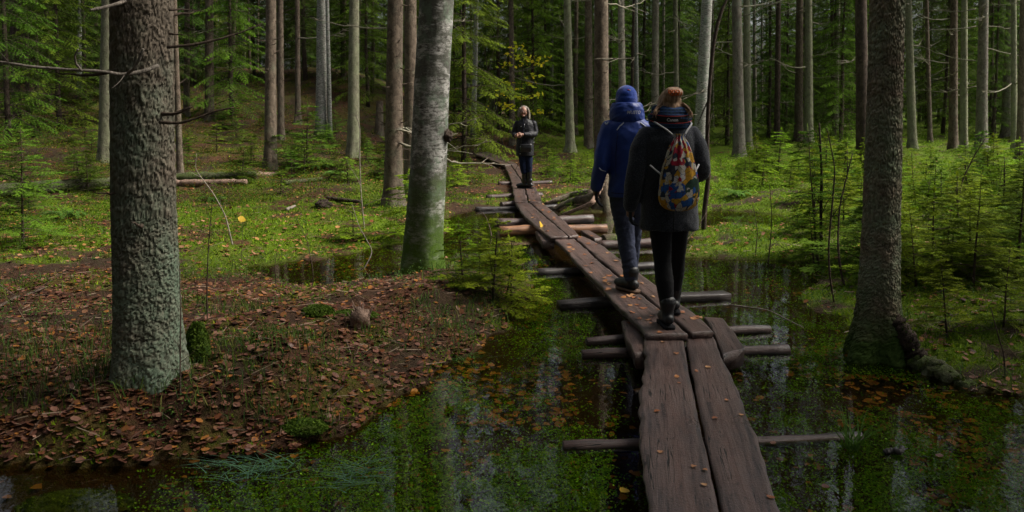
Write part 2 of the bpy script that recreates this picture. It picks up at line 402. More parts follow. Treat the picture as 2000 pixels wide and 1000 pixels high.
ny, nx = 330, 300
ys = np.concatenate([[-60, -20, -8], np.linspace(-3, 3, 12), 3 + np.geomspace(.05, 1.0, ny-25)*0, ]) if False else None
ys = np.concatenate([[-200, -60, -20, -8, -3, 0, 1.5, 2.4], np.geomspace(3.0, 75, ny), [85, 100, 140, 220, 400]])
us = np.linspace(-1, 1, nx); us = np.sign(us)*np.abs(us)**1.15
half = np.maximum(5.5, .80*np.abs(ys)+2.5); half = np.where(ys < 0, np.maximum(half, 60), half); half[-4:] *= 1.6
GX = us[None]*half[:, None]; GY = np.repeat(ys[:, None], nx, 1)
GZ = height(GX.ravel(), GY.ravel())
i = np.arange(len(ys)-1)[:, None]*nx; j = np.arange(nx-1)[None]
GQ = np.stack([i+j, i+j+1, i+nx+j+1, i+nx+j], -1).reshape(-1, 4)
mo, li = cover(GX.ravel(), GY.ravel())
gm, nt, b = new_mat('forest_floor')
co = nd(nt, 'ShaderNodeNewGeometry').outputs['Position']
a_ = nd(nt, 'ShaderNodeAttribute', attribute_name='tone').outputs['Color']
sp = nd(nt, 'ShaderNodeSeparateColor', {0: a_})
n1 = noise(nt, co, 14, 6, .7); n2 = noise(nt, co, 55, 4, .7); n3 = noise(nt, co, 2.5, 4, .6)
c = mixc(nt, n1, (.022, .015, .010), (.065, .042, .026))
lc = ramp(nt, nd(nt, 'ShaderNodeTexVoronoi', {'Vector': co, 'Scale': 24.0}).outputs['Color'], [(0, (.025, .012, .008)), (.5, (.085, .035, .02)), (1, (.14, .06, .03))])
c = mixc(nt, math_(nt, 'MULTIPLY', sp.outputs[1], .8), c, lc)
mc = mixc(nt, n2, (.02, .045, .003), (.10, .175, .008)); mc = mixc(nt, math_(nt, 'MULTIPLY', n3, .5), mc, (.13, .18, .008))
mf = math_(nt, 'MULTIPLY', math_(nt, 'ADD', sp.outputs[0], math_(nt, 'MULTIPLY_ADD', n1, 1.0)), 1.0, True)
mf.node.inputs[0].links[0].from_node.inputs[1].links[0].from_node.inputs[2].default_value = -.55
c = mixc(nt, mf, c, mc)
c = mixc(nt, sp.outputs[2], c, mixc(nt, n1, (.016, .009, .004), (.045, .025, .009)))
nt.links.new(c, b.inputs['Base Color']); b.inputs['Roughness'].default_value = .9
bump(nt, b, math_(nt, 'ADD', n1, math_(nt, 'MULTIPLY', n2, .6)), .9, .05)
wet = sstep((.03-GZ)/.05)
ground = obj('ground', mesh_np('ground', np.stack([GX.ravel(), GY.ravel(), GZ], 1), GQ, gm, True, np.stack([mo, li, wet], 1)), kind='structure')

# ---------------------------------------------------------------- water
wm, nt, b = new_mat('bog_water')
nt.nodes.remove(b)
co = nd(nt, 'ShaderNodeNewGeometry').outputs['Position']
mp = nd(nt, 'ShaderNodeMapping', {0: co, 'Scale': (1, .55, 1)}).outputs[0]
hgt = math_(nt, 'ADD', noise(nt, mp, 5, 3, .5), math_(nt, 'MULTIPLY', noise(nt, mp, 26, 2, .5), .22))
bn = nd(nt, 'ShaderNodeBump', {'Height': hgt, 'Strength': .05, 'Distance': .03}).outputs[0]
fr = nd(nt, 'ShaderNodeFresnel', {'IOR': 1.333, 'Normal': bn}).outputs[0]
gl = nd(nt, 'ShaderNodeBsdfGlossy', {'Color': (.95, .97, 1, 1), 'Roughness': .015, 'Normal': bn})
tr = nd(nt, 'ShaderNodeBsdfTransparent', {'Color': (.74, .68, .42, 1)})
mx = nd(nt, 'ShaderNodeMixShader', {0: fr, 1: tr.outputs[0], 2: gl.outputs[0]})
nt.links.new(mx.outputs[0], nt.nodes['Material Output'].inputs[0])
wx = np.linspace(-9, 12, 43); wy = np.linspace(-7, 27, 69)
WX, WY = np.meshgrid(wx, wy); nxx = len(wx)
i = np.arange(len(wy)-1)[:, None]*nxx; j = np.arange(nxx-1)[None]
water = obj('water', mesh_np('water', np.stack([WX.ravel(), WY.ravel(), 0*WX.ravel()], 1), np.stack([i+j, i+j+1, i+nxx+j+1, i+nxx+j], -1).reshape(-1, 4), wm), kind='structure')

# ---------------------------------------------------------------- boardwalk
def edge(pts, z0, z1, ext=0.0):
    n = len(pts); P = np.array([tuple(at(p[0], p[1], z0+(z1-z0)*k/(n-1))) for k, p in enumerate(pts)])
    if ext:
        d = P[0]-P[1]; P = np.vstack([P[0]+d/np.linalg.norm(d)*ext, P])
    return P
def resample(P, n):
    s = np.concatenate([[0], np.cumsum(np.linalg.norm(np.diff(P, axis=0), axis=1))]); t = np.linspace(0, s[-1], n)
    return np.stack([np.interp(t, s, P[:, k]) for k in range(3)], 1)
def plank(name, L, Rr, z0, z1, thick, seed, label, cat='plank', ext=0.0, wl=.008, wr=.008, mat='plank', group=None, seg=None):
    L, Rr = edge(L, z0, z1, ext), edge(Rr, z0, z1, ext)
    ln = np.linalg.norm(L[-1]-L[0]); n = seg or int(max(8, ln/.035))
    L, Rr = resample(L, n), resample(Rr, n)
    ax = (L[-1]+Rr[-1]-L[0]-Rr[0]); ax /= np.linalg.norm(ax); side = np.cross([0, 0, 1], ax); side /= np.linalg.norm(side)  # points left
    t = np.linspace(0, ln, n)
    nl = (fbm(t*2.2+seed*7, t*0+seed, seed, 5)-.5)*4*wl+(vnoise(t*9, t*0, seed+50)-.5)*1.4*wl; nr = (fbm(t*2.2+seed*3+40, t*0+seed, seed+3, 5)-.5)*4*wr+(vnoise(t*9, t*0, seed+60)-.5)*1.3*wr
    L = L + side*nl[:, None]; Rr = Rr + side*nr[:, None]
    org = (L[0]+Rr[0]+L[-1]+Rr[-1])/4
    m = 9; prof = [(0, -thick), (0, -.014), (.012, -.003)]; K = []
    w = np.linalg.norm(Rr-L, axis=1)
    rows = []
    for k in range(n):
        sd = (Rr[k]-L[k])/w[k]; row = [L[k]+sd*.015+np.array([0, 0, -thick]), L[k]+np.array([0, 0, -.012])]
        row.append(L[k]+sd*.006+np.array([0, 0, -.002]))
        for u in np.linspace(.1, .9, 6):
            zz = .006*(fbm(t[k]*1.4+seed, u*4, seed+9)-.5)*2
            row.append(L[k]+sd*w[k]*u+np.array([0, 0, zz]))
        row += [Rr[k]-sd*.006+np.array([0, 0, -.002]), Rr[k]+np.array([0, 0, -.012]), Rr[k]-sd*.015+np.array([0, 0, -thick])]
        rows.append(row)
    V = np.array(rows); q = V.shape[1]; V = V.reshape(-1, 3)-org
    # local frame with x along the plank
    Mx = np.stack([ax, side, np.cross(ax, side)], 0); V = V@Mx.T
    i = np.arange(n-1)[:, None]*q; j = np.arange(q)[None]
    Q = np.stack([i+j, i+(j+1) % q, i+q+(j+1) % q, i+q+j], -1).reshape(-1, 4)
    mb = MB(); mb.add(V, Q, [(0, k+1, k) for k in range(1, q-1)] + [((n-1)*q, (n-1)*q+k, (n-1)*q+k+1) for k in range(1, q-1)])
    o = obj(name, mb.mesh(name, M[mat], False), label=label, cat=cat, group=group, kind='thing')
    rot = Matrix(((ax[0], side[0], Mx[2][0]), (ax[1], side[1], Mx[2][1]), (ax[2], side[2], Mx[2][2])))
    o.matrix_world = Matrix.Translation(Vector(org)) @ rot.to_4x4()
    return o
G = 'planks of the boardwalk'
plank('plank', [(1265, 1000), (1255, 870), (1251, 760), (1257, 656)], [(1404, 1000), (1367, 830), (1344, 720), (1333, 653)], .16, .16, .055, 1,
      'foreground boardwalk plank, left one, with ragged bark edge over dark water', ext=2.0, wl=.014, wr=.004, group=G)
plank('plank', [(1411, 1000), (1373, 830), (1349, 720), (1337, 652)], [(1530, 1000), (1476, 845), (1448, 780), (1415, 700), (1393, 651)], .16, .16, .055, 2,
      'foreground boardwalk plank, right one, narrowing towards the two walkers', ext=2.0, wl=.003, wr=.010, group=G)
plank('plank', [(1265, 653), (1215, 603), (1170, 557), (1130, 516), (1100, 482), (1079, 464)], [(1345, 652), (1314, 624), (1287, 601), (1251, 572), (1207, 540), (1151, 493), (1118, 463)], .205, .165, .055, 3,
      'long boardwalk plank under the two walkers, left one, leaf strewn', group=G, wl=.01)
plank('plank', [(1349, 650), (1318, 624), (1291, 601), (1256, 572), (1213, 540), (1157, 493), (1122, 463)], [(1393, 648), (1373, 624), (1351, 607), (1330, 593), (1253, 536), (1217, 510), (1183, 482), (1138, 461)], .205, .165, .055, 4,
      'long boardwalk plank under the two walkers, right one, with wide gap beside it', group=G)
plank('plank', [(1072, 462), (1055, 449), (1024, 422), (1007, 397)], [(1110, 461), (1071, 428), (1035, 396)], .205, .165, .055, 5,
      'middle boardwalk plank, left one, with yellow leaf at its near end', group=G)
plank('plank', [(1113, 461), (1074, 428), (1038, 396)], [(1132, 459), (1102, 430), (1060, 396)], .205, .165, .055, 6,
      'middle boardwalk plank, right one, between the round cross logs', group=G)
plank('plank', [(1006, 394), (1001, 370), (998, 352), (991, 334), (986, 325)], [(1031, 394), (1025, 370), (1018, 352), (1008, 338), (997, 323)], .175, .19, .05, 7,
      'boardwalk plank under the person facing the camera, left one', group=G)
plank('plank', [(1033, 394), (1027, 370), (1020, 352), (1010, 338), (999, 322)], [(1059, 394), (1052, 376), (1040, 353), (1027, 340), (1010, 321)], .175, .19, .05, 8,
      'boardwalk plank under the person facing the camera, right one', group=G)
plank('plank', [(986, 323), (961, 313), (925, 300)], [(998, 321.5), (972, 310), (939, 298)], .20, .20, .05, 9,
      'farthest boardwalk plank bending left into the forest, left one', group=G)
plank('plank', [(999, 321.5), (973, 310), (940, 298)], [(1010, 320), (982, 308), (953, 296)], .20, .20, .05, 10,
      'farthest boardwalk plank bending left into the forest, right one', group=G)
plank('plank', [(925, 291), (938, 285)], [(951, 289.5), (958, 284)], .24, .24, .05, 12, 'short pale plank lying beyond the end of the boardwalk', group=G)
plank('support_slab', [(1238, 690), (1218, 640), (1214, 626)], [(1262, 689), (1258, 664), (1244, 625)], .135, .135, .11, 13,
      'thick short slab on the left side of the boardwalk joint', cat='slab', group='support slabs at the joint')
plank('support_slab', [(1414, 693), (1390, 640), (1375, 618)], [(1452, 680), (1446, 668), (1415, 622)], .15, .15, .12, 14,
      'thick short slab with clipped corner on the right side of the boardwalk joint', cat='slab', group='support slabs at the joint')
plank('support_slab', [(1060, 471), (1046, 452)], [(1084, 471), (1062, 452)], .14, .14, .10, 15,
      'short slab left of the middle boardwalk joint below the yellow leaf', cat='slab', group='support slabs at the joint')
plank('support_slab', [(1160, 466), (1134, 450)], [(1175, 464), (1150, 449)], .15, .15, .09, 16,
      'short slab right of the middle boardwalk joint', cat='slab', group='support slabs at the joint')

def crosslog(p0, p1, z, r, mat, label, name='cross_log', square=False, r1=None, cat='log', group='cross logs under the boardwalk'):
    a, b_ = np.array(at(*p0, z)), np.array(at(*p1, z)); org = (a+b_)/2; L = np.linalg.norm(b_-a)
    d = (b_-a)/L; rng = np.random.default_rng(int(p0[0]*7+p0[1]))
    n = 14; t = np.linspace(-L/2, L/2, n); r1 = r1 or r
    rad = np.linspace(r, r1, n)*(1+.05*rng.normal(size=n))
    off = np.stack([t, .02*np.sin(t*2+rng.random()*6), .008*np.sin(t*3+rng.random()*6)], 1)
    mb = MB()
    if square:
        V = []
        for k in range(n):
            for (sy, sz) in ((-1, -.6), (1, -.6), (1, .35), (.9, .45), (-.9, .45), (-1, .35)): V.append((off[k, 0], off[k, 1]+sy*rad[k], off[k, 2]+sz*rad[k]))
        q = 6; i = np.arange(n-1)[:, None]*q; j = np.arange(q)[None]
        Q = np.stack([i+j, i+(j+1) % q, i+q+(j+1) % q, i+q+j], -1).reshape(-1, 4)
        mb.add(V, Q, [(0, k+1, k) for k in range(1, q-1)] + [((n-1)*q, (n-1)*q+k, (n-1)*q+k+1) for k in range(1, q-1)])
    else:
        pts = np.vstack([off[0]-[.004, 0, 0], off, off[-1]+[.004, 0, 0]]); rd = np.concatenate([[rad[0]*.86], rad, [rad[-1]*.86]])
        mb.tube(pts, rd, 18, True, .045, rng)
    o = obj(name, mb.mesh(name, M[mat], not square), label=label, cat=cat, group=group)
    o.location = org; o.rotation_euler = (0, 0, math.atan2(d[1], d[0]))
    return o
crosslog((1100, 874), (1684, 857), -.012, .035, 'log_brown', 'long thin brown log lying awash across the foreground water')
crosslog((1137, 693), (1541, 686), .010, .036, 'log_brown', 'nearest cross log at the joint, brown with reddish right end', r1=.052)
crosslog((1145, 667), (1505, 645), .012, .040, 'log_brown', 'dark cross log just behind the reddish one at the joint')
crosslog((1093, 596), (1418, 576), .02, .075, 'log_black', 'flat squared dark beam crossing under the wool coat walker', square=True)
crosslog((1050, 533), (1279, 521), .01, .05, 'log_black', 'dark half sunk cross log behind the blue jacket walker\'s leg')
crosslog((1172, 479), (1276, 476), .03, .062, 'log_brown', 'short dark log right of the planks, in front of the mossy one')
crosslog((1176, 466), (1215, 462), .06, .062, 'log_moss', 'short moss covered log beside the blue jacket walker\'s shin')
crosslog((975, 452), (1184, 445), .06, .068, 'log_orange', 'orange peeled cross log near the yellow leaf')
crosslog((968, 436), (1158, 429), .04, .075, 'log_brown', 'brown cross log just behind the orange peeled log')
crosslog((930, 410), (1090, 404), .01, .05, 'log_black', 'wet black cross log near the tree roots')
crosslog((978, 399), (1012, 397), .06, .055, 'log_brown', 'stubby brown log end left of the second far joint')
crosslog((950, 386), (1060, 382), .06, .06, 'log_brown', 'brown cross log left of the black jacket person\'s feet')
crosslog((974, 360), (1078, 357), .08, .06, 'log_brown', 'cross log behind the black jacket person\'s boots, tips showing both sides')

# ---------------------------------------------------------------- people
def rings(mb, R_, seg=28):
    """closed loft of horizontal ellipses (cx, cy, z, rx, ry[, power])"""
    th = np.arange(seg)/seg*2*math.pi; V = []
    for r in R_:
        pw = r[5] if len(r) > 5 else 1.0
        c, s = np.cos(th), np.sin(th); c = np.sign(c)*np.abs(c)**pw; s = np.sign(s)*np.abs(s)**pw
        V.append(np.stack([r[0]+r[3]*c, r[1]+r[4]*s, np.full(seg, r[2])], 1))
    n = len(R_); V = np.vstack(V+[[R_[0][:3]], [R_[-1][:3]]])
    i = np.arange(n-1)[:, None]*seg; j = np.arange(seg)[None]
    up = R_[-1][2] > R_[0][2]
    Q = np.stack([i+j, i+(j+1) % seg, i+seg+(j+1) % seg, i+seg+j], -1).reshape(-1, 4)
    T = [(n*seg, (k+1) % seg, k) for k in range(seg)] + [(n*seg+1, (n-1)*seg+k, (n-1)*seg+(k+1) % seg) for k in range(seg)]
    Q, T = np.array(Q), np.array(T)
    if not up: Q, T = Q[:, ::-1], T[:, ::-1]
    mb.add(V, Q, T)
def interp_rings(R_, n):
    R_ = np.array([tuple(r)+((1.0,) if len(r) < 6 else ()) for r in R_]); t = np.linspace(0, len(R_)-1, n); k = np.arange(len(R_))
    out = np.stack([np.interp(t, k, R_[:, c]) for c in range(6)], 1)
    for _ in range(2): out[1:-1] = (out[:-2]+2*out[1:-1]+out[2:])/4
    return [tuple(r) for r in out]
def chain(mb, pts, rad, seg=16, n=None):
    P = np.array(pts, float); r = np.array(rad, float)
    s = np.concatenate([[0], np.cumsum(np.linalg.norm(np.diff(P, axis=0), axis=1))]); n = n or len(P)*5
    t = np.linspace(0, s[-1], n); Q = np.stack([np.interp(t, s, P[:, k]) for k in range(3)], 1); rr = np.interp(t, s, r)
    for _ in range(3): Q[1:-1] = (Q[:-2]+2*Q[1:-1]+Q[2:])/4
    # rounded ends
    d0, d1 = norm(Q[0]-Q[1]), norm(Q[-1]-Q[-2])
    Q = np.vstack([Q[0]+d0*rr[0]*.8, Q[0]+d0*rr[0]*.5, Q, Q[-1]+d1*rr[-1]*.5, Q[-1]+d1*rr[-1]*.8]); rr = np.concatenate([[rr[0]*.45, rr[0]*.85], rr, [rr[-1]*.85, rr[-1]*.45]])
    mb.tube(Q, rr, seg, True)
def ball(mb, c, r, seg=20, m=14):
    th = np.linspace(.02, math.pi-.02, m); rings(mb, [(c[0], c[1], c[2]-math.cos(t)*r[2], max(math.sin(t)*r[0], .0008), max(math.sin(t)*r[1], .0008)) for t in th], seg)
def fuse(mb, vox, it, name, mat, wrinkle=0.0, wscale=14.0, seed=0, aniso=(1, 1, 1)):
    tmp = bpy.data.objects.new('tmp', mb.mesh('tmp')); COL.objects.link(tmp)
    md = tmp.modifiers.new('r', 'REMESH'); md.mode = 'VOXEL'; md.voxel_size = vox
    if it: sm = tmp.modifiers.new('s', 'SMOOTH'); sm.factor = .5; sm.iterations = it
    dg = bpy.context.evaluated_depsgraph_get(); me = bpy.data.meshes.new_from_object(tmp.evaluated_get(dg))
    bpy.data.objects.remove(tmp); me.name = name; n = len(me.vertices)
    if wrinkle:
        co = np.empty(n*3, np.float32); me.vertices.foreach_get('co', co); co = co.reshape(-1, 3)
        no = np.empty(n*3, np.float32); me.vertex_normals.foreach_get('vector', no); no = no.reshape(-1, 3)
        a = co*wscale*np.array(aniso)
        f = fbm(a[:, 0]+a[:, 1]*.7+seed, a[:, 2]+a[:, 1]*.6, 400+seed, 3)+fbm(a[:, 0]*.6-a[:, 2]*.8+9, a[:, 1]*.8+a[:, 2]*.5, 420+seed, 3)-1
        ridg = -np.abs(f)*2+.35
        co = co+no*(ridg*wrinkle)[:, None]
        me.vertices.foreach_set('co', co.astype(np.float32).ravel()); me.update()
    me.polygons.foreach_set('use_smooth', np.ones(len(me.polygons), bool))
    me.materials.clear(); me.materials.append(mat); return me
def text_mesh(txt, width, mat, bend_r, shear=0.0, name='lettering'):
    cu = bpy.data.curves.new('t', 'FONT'); cu.body = txt; cu.size = 1.0; cu.extrude = .012; cu.resolution_u = 3
    cu.offset = .018
    t = bpy.data.objects.new('t', cu); COL.objects.link(t)
    me = bpy.data.meshes.new_from_object(t.evaluated_get(bpy.context.evaluated_depsgraph_get())); bpy.data.objects.remove(t)
    n = len(me.vertices); co = np.empty(n*3, np.float32); me.vertices.foreach_get('co', co); co = co.reshape(-1, 3)
    co[:, 0] += co[:, 1]*shear; x0, x1 = co[:, 0].min(), co[:, 0].max(); k = width/(x1-x0)
    x = (co[:, 0]-(x0+x1)/2)*k; y = co[:, 1]*k; d = co[:, 2]*k
    a = x/bend_r
    co = np.stack([np.sin(a)*(bend_r+d), -np.cos(a)*(bend_r+d)+bend_r, y], 1)
    me.vertices.foreach_set('co', co.astype(np.float32).ravel()); me.update(); me.materials.clear(); me.materials.append(mat); me.name = name
    return me
def hand(mb, wrist, axis, side, front, s=1.0, curl=.5, thumb=1):
    """palm and five fingers; axis points from the wrist to the fingers, side across the knuckles towards the thumb"""
    w = np.array(wrist, float); ax = norm(np.array(axis, float)); sd = norm(np.array(side, float)); fr = norm(np.array(front, float))
    mb_ = mb
    for k in range(4):
        o = (k-1.5)*.019*s; chain(mb_, [w+sd*o*.7, w+ax*.085*s+sd*o], [.0135*s, .0125*s], 8, 6)
    L = [.062, .075, .08, .07]
    for k in range(4):
        o = (k-1.5)*.0205*s; b0 = w+ax*.085*s+sd*o; l = L[k]*s
        p1 = b0+norm(ax*(1-.35*curl)+fr*curl)*l*.45; p2 = p1+norm(ax*(1-1.0*curl)+fr*1.2*curl)*l*.32; p3 = p2+norm(ax*(1-1.5*curl)+fr*1.3*curl)*l*.26
        chain(mb_, [b0, p1, p2, p3], [.0095*s, .009*s, .0085*s, .0075*s], 8, 10)
    b0 = w+ax*.03*s+sd*thumb*.032*s
    chain(mb_, [w+ax*.015*s+sd*thumb*.015*s, b0, b0+norm(ax*.8+sd*thumb*.5+fr*.35)*.035*s, b0+norm(ax*.9+sd*thumb*.25+fr*.55)*.062*s], [.014*s, .012*s, .0105*s, .009*s], 8, 10)

C = {}
C['skin'] = plain('skin', (.24, .125, .09), .5, .35, 40, .12, .1)
C['blue_jacket'] = plain('blue_jacket', (.010, .034, .20), .5, .35, 9, .25, .15)
C['navy'] = plain('navy_fleece', (.008, .010, .022), .85, .2, 120, .3, .4)
C['beanie'] = plain('blue_beanie', (.005, .035, .24), .9, .15, 150, .25, .5, fuzz=.3)
C['jeans'] = plain('grey_jeans', (.035, .042, .075), .85, .2, 60, .35, .4)
C['bluejeans'] = plain('blue_jeans', (.004, .009, .032), .85, .2, 50, .4, .4)
C['boot'] = plain('dark_boot', (.010, .010, .012), .5, .4, 40, .3, .3)
C['sole'] = plain('brown_sole', (.12, .07, .045), .7, .3, 40, .3, .3)
C['black'] = plain('black_cloth', (.007, .007, .009), .85, .2, 80, .3, .3)
C['black_jacket'] = plain('black_jacket', (.006, .006, .010), .6, .3, 20, .3, .2)
C['glove'] = plain('black_glove', (.014, .015, .02), .7, .3, 60, .3, .3)
C['leather'] = plain('black_leather', (.012, .012, .014), .3, .5, 40, .3, .2)
C['white'] = plain('white_cord', (.38, .38, .40), .7, .3, 90, .15, .3)
C['reflect'] = plain('reflective_trim', (.42, .45, .55), .4, .5, 90, .15, .1)
C['red'] = plain('red_patch', (.45, .03, .03), .6, .3, 90, .1, 0)
C['letter'] = plain('pale_lettering', (.35, .36, .40), .6, .3, 90, .1, 0)
C['clip'] = plain('tortoise_clip', (.50, .09, .012), .25, .5, 45, .8, 0)
C['metal'] = plain('metal', (.5, .5, .52), .35, .5, 60, .1, 0, 1.0)
C['lips'] = plain('lips', (.35, .10, .09), .5, .3, 40, .1, 0)
C['eye'] = plain('eye', (.03, .03, .035), .3, .5, 40, .1, 0)
C['shoe_print'] = C['white']
def wool():
    m, nt, b = new_mat('charcoal_wool'); co = coords(nt, 'Object')
    n = noise(nt, co, 130, 4, .8); n2 = noise(nt, co, 35, 4, .7)
    c = mixc(nt, ramp(nt, n, [(.45, 0.0), (.68, 1.0)]), (.008, .010, .015), (.062, .070, .095)); c = mixc(nt, math_(nt, 'MULTIPLY', n2, .6), c, (.020, .022, .028))
    nt.links.new(c, b.inputs['Base Color']); b.inputs['Roughness'].default_value = .95; b.inputs['Sheen Weight'].default_value = .25
    bump(nt, b, math_(nt, 'ADD', n, n2), .7, .006); return m
C['wool'] = wool()
def hairm(name, a, bc):
    m, nt, b = new_mat(name); co = coords(nt, 'Object', (22, 22, 3)); n = noise(nt, co, 3, 4, .7); n2 = noise(nt, coords(nt, 'Object'), 14, 3)
    c = mixc(nt, ramp(nt, n, [(.3, 0.0), (.7, 1.0)]), a, bc); c = mixc(nt, math_(nt, 'MULTIPLY', n2, .5), c, a)
    nt.links.new(c, b.inputs['Base Color']); b.inputs['Roughness'].default_value = .45; bump(nt, b, n, .7, .006); return m
C['blond'] = hairm('blond_hair', (.12, .068, .042), (.46, .31, .20)); C['grey_hair'] = hairm('grey_hair', (.10, .08, .065), (.30, .27, .23))
def scarfm():
    m, nt, b = new_mat('tartan_scarf'); co = coords(nt, 'Object')
    w1 = nd(nt, 'ShaderNodeTexWave', {'Vector': co, 'Scale': 14.0, 'Distortion': 2.0}, bands_direction='Z').outputs[1]; w2 = nd(nt, 'ShaderNodeTexWave', {'Vector': co, 'Scale': 12.0, 'Distortion': 2.0}, bands_direction='X').outputs[1]
    c = mixc(nt, ramp(nt, w1, [(.4, 0.0), (.8, 1.0)]), (.008, .014, .04), (.03, .055, .14)); c = mixc(nt, math_(nt, 'MULTIPLY', w2, .4), c, (.02, .05, .06))
    nt.links.new(c, b.inputs['Base Color']); b.inputs['Roughness'].default_value = .9; return m
C['scarf'] = scarfm()
def printm():
    """patchwork print of coloured panels with dark outlines"""
    m, nt, b = new_mat('patchwork_print'); at_ = nd(nt, 'ShaderNodeAttribute', attribute_name='tone').outputs['Vector']
    v1 = nd(nt, 'ShaderNodeMapping', {0: at_, 'Scale': (7.5, 4.6, 1)}).outputs[0]
    wob = nd(nt, 'ShaderNodeTexNoise', {'Vector': v1, 'Scale': 1.6, 'Detail': 2}).outputs['Color']
    v2 = nd(nt, 'ShaderNodeVectorMath', {0: v1, 1: nd(nt, 'ShaderNodeVectorMath', {0: wob, 1: (.18, .18, 0)}, operation='MULTIPLY').outputs[0]}, operation='ADD').outputs[0]
    vo = nd(nt, 'ShaderNodeTexVoronoi', {'Vector': v2, 'Scale': 1.0, 'Randomness': .9}, distance='CHEBYCHEV', voronoi_dimensions='2D')
    pal = [(0, (.40, .39, .37)), (.16, (.42, .22, .02)), (.40, (.02, .07, .26)), (.50, (.36, .33, .24)), (.60, (.25, .012, .03)), (.66, (.44, .25, .03)), (.80, (.02, .045, .03)), (.87, (.40, .39, .40)), (.95, (.025, .025, .035))]
    c = ramp(nt, nd(nt, 'ShaderNodeSeparateColor', {0: vo.outputs['Color']}).outputs[0], pal, 'CONSTANT')
    v3 = nd(nt, 'ShaderNodeTexVoronoi', {'Vector': v2, 'Scale': 2.6}, voronoi_dimensions='2D')
    c2 = ramp(nt, nd(nt, 'ShaderNodeSeparateColor', {0: v3.outputs['Color']}).outputs[1], [(0, (.40, .38, .34)), (.3, (.42, .22, .02)), (.5, (.02, .03, .05)), (.66, (.25, .012, .03)), (.72, (.02, .08, .27)), (.86, (.36, .32, .26))], 'CONSTANT')
    c = mixc(nt, ramp(nt, noise(nt, v1, 1.3, 2), [(.5, 0.0), (.52, 1.0)]), c, c2)
    ed = nd(nt, 'ShaderNodeTexVoronoi', {'Vector': v2, 'Scale': 2.6}, voronoi_dimensions='2D', feature='DISTANCE_TO_EDGE').outputs[0]
    c = mixc(nt, ramp(nt, ed, [(.02, .75), (.05, 0.0)]), c, (.02, .02, .025))
    fine = noise(nt, v1, 9, 2, .5); c = mixc(nt, ramp(nt, fine, [(.60, 0.0), (.63, .55)]), c, (.05, .05, .06))
    nt.links.new(c, b.inputs['Base Color']); b.inputs['Roughness'].default_value = .75; return m
C['print'] = printm()

# -- boots ------------------------------------------------------------
def boot(mb, ank, yaw, L=.27, w=.048, top=.17, pitch=0.0, rtop=.058):
    """leather boot around an ankle; yaw 0 points the toe to +y"""
    a = np.array(ank, float); f = np.array([-math.sin(yaw), math.cos(yaw), 0]); s = np.array([math.cos(yaw), math.sin(yaw), 0])
    def P(u, z): return a+f*u*math.cos(pitch)+np.array([0, 0, z-u*math.sin(pitch)])
    chain(mb, [P(-.045, .045), P(0, .052), P(.07, .045), P(.12, .036), P(L-.10, .032)], [w*.86, w*1.0, w*.98, w*.88, w*.72], 14)
    chain(mb, [P(-.012, .05), P(-.008, .10), P(-.012, top)], [w*1.02, w*1.02, rtop], 14)
def sole(mb, ank, yaw, L=.29, w=.048, pitch=0.0):
    a = np.array(ank, float); f = np.array([-math.sin(yaw), math.cos(yaw), 0]); s = np.array([math.cos(yaw), math.sin(yaw), 0]); V = []
    out = [(-.088, .6), (-.07, .9), (0, .92), (.06, .9), (.11, 1.05), (.15, .85), (L-.115, .45)]
    pts = [(u, k) for u, k in out]+[(u, -k) for u, k in out[::-1]]
    for z in (0.0, .022):
        for u, k in pts: V.append(a+f*u*math.cos(pitch)+s*k*w+np.array([0, 0, z-u*math.sin(pitch)]))
    n = len(pts); Q = [(i, (i+1) % n, n+(i+1) % n, n+i) for i in range(n)]; T = [(0, i+1, i) for i in range(1, n-1)]+[(n, n+i, n+i+1) for i in range(1, n-1)]
    mb.add(V, Q, T)
def part(parent, name, me, **k): return obj(name, me, parent, **k)

# -- woman with the drawstring bag ---------------------------------------
base = at(1303, 640, .20); SC = 1.0
W = empty('person', (base.x, base.y, .206), 0, 'person seen from behind in charcoal wool coat and black leggings walking on the planks', 'person')
LA, RA = (0.0, 0.0, 0.0), (.135, .43, 0.0)      # ankles on the ground
mb = MB()                                       # one continuous body inside the clothes
rings(mb, interp_rings([(.02, .08, .76, .14, .10), (.02, .06, .95, .13, .10), (.01, .03, 1.15, .14, .10), (0, .01, 1.32, .16, .09), (0, .01, 1.42, .10, .07), (0, .01, 1.47, .052, .055), (0, .02, 1.56, .05, .055)], 24))
ball(mb, (0, .035, 1.585), (.074, .092, .108)); ball(mb, (0, .125, 1.57), (.012, .018, .02))
for s in (-1, 1): ball(mb, (s*.076, .03, 1.58), (.012, .022, .03), 10, 8)
chain(mb, [(-.045, .06, .8), (-.032, .04, .46), (0, 0, .12), (0, .0, .07)], [.08, .045, .026, .022]); chain(mb, [(.085, .1, .8), (.125, .30, .47), (.135, .43, .12), (.135, .43, .07)], [.08, .045, .026, .022])
chain(mb, [(-.16, .01, 1.36), (-.255, -.02, 1.09), (-.262, .06, .86), (-.262, .07, .80)], [.05, .04, .03, .03]); chain(mb, [(.15, .01, 1.36), (.222, -.03, 1.10), (.14, .22, 1.12), (.10, .28, 1.13)], [.05, .04, .03, .03])
W_body = part(W, 'body', fuse(mb, .011, 2, 'body', C['skin']))
mb = MB(); chain(mb, [(-.05, .05, .84), (-.045, .055, .70), (-.032, .04, .46), (-.022, .01, .33), (0, 0, .12)], [.092, .083, .062, .066, .045]); chain(mb, [(.09, .1, .84), (.10, .17, .69), (.125, .30, .47), (.13, .36, .33), (.135, .43, .13)], [.092, .083, .062, .064, .045])
rings(mb, [(.02, .08, .74, .13, .11), (.02, .07, .95, .14, .11)])
part(W, 'leggings', fuse(mb, .010, 2, 'leggings', C['black'], .003, 26, 1, (1, 1, 2.2)))
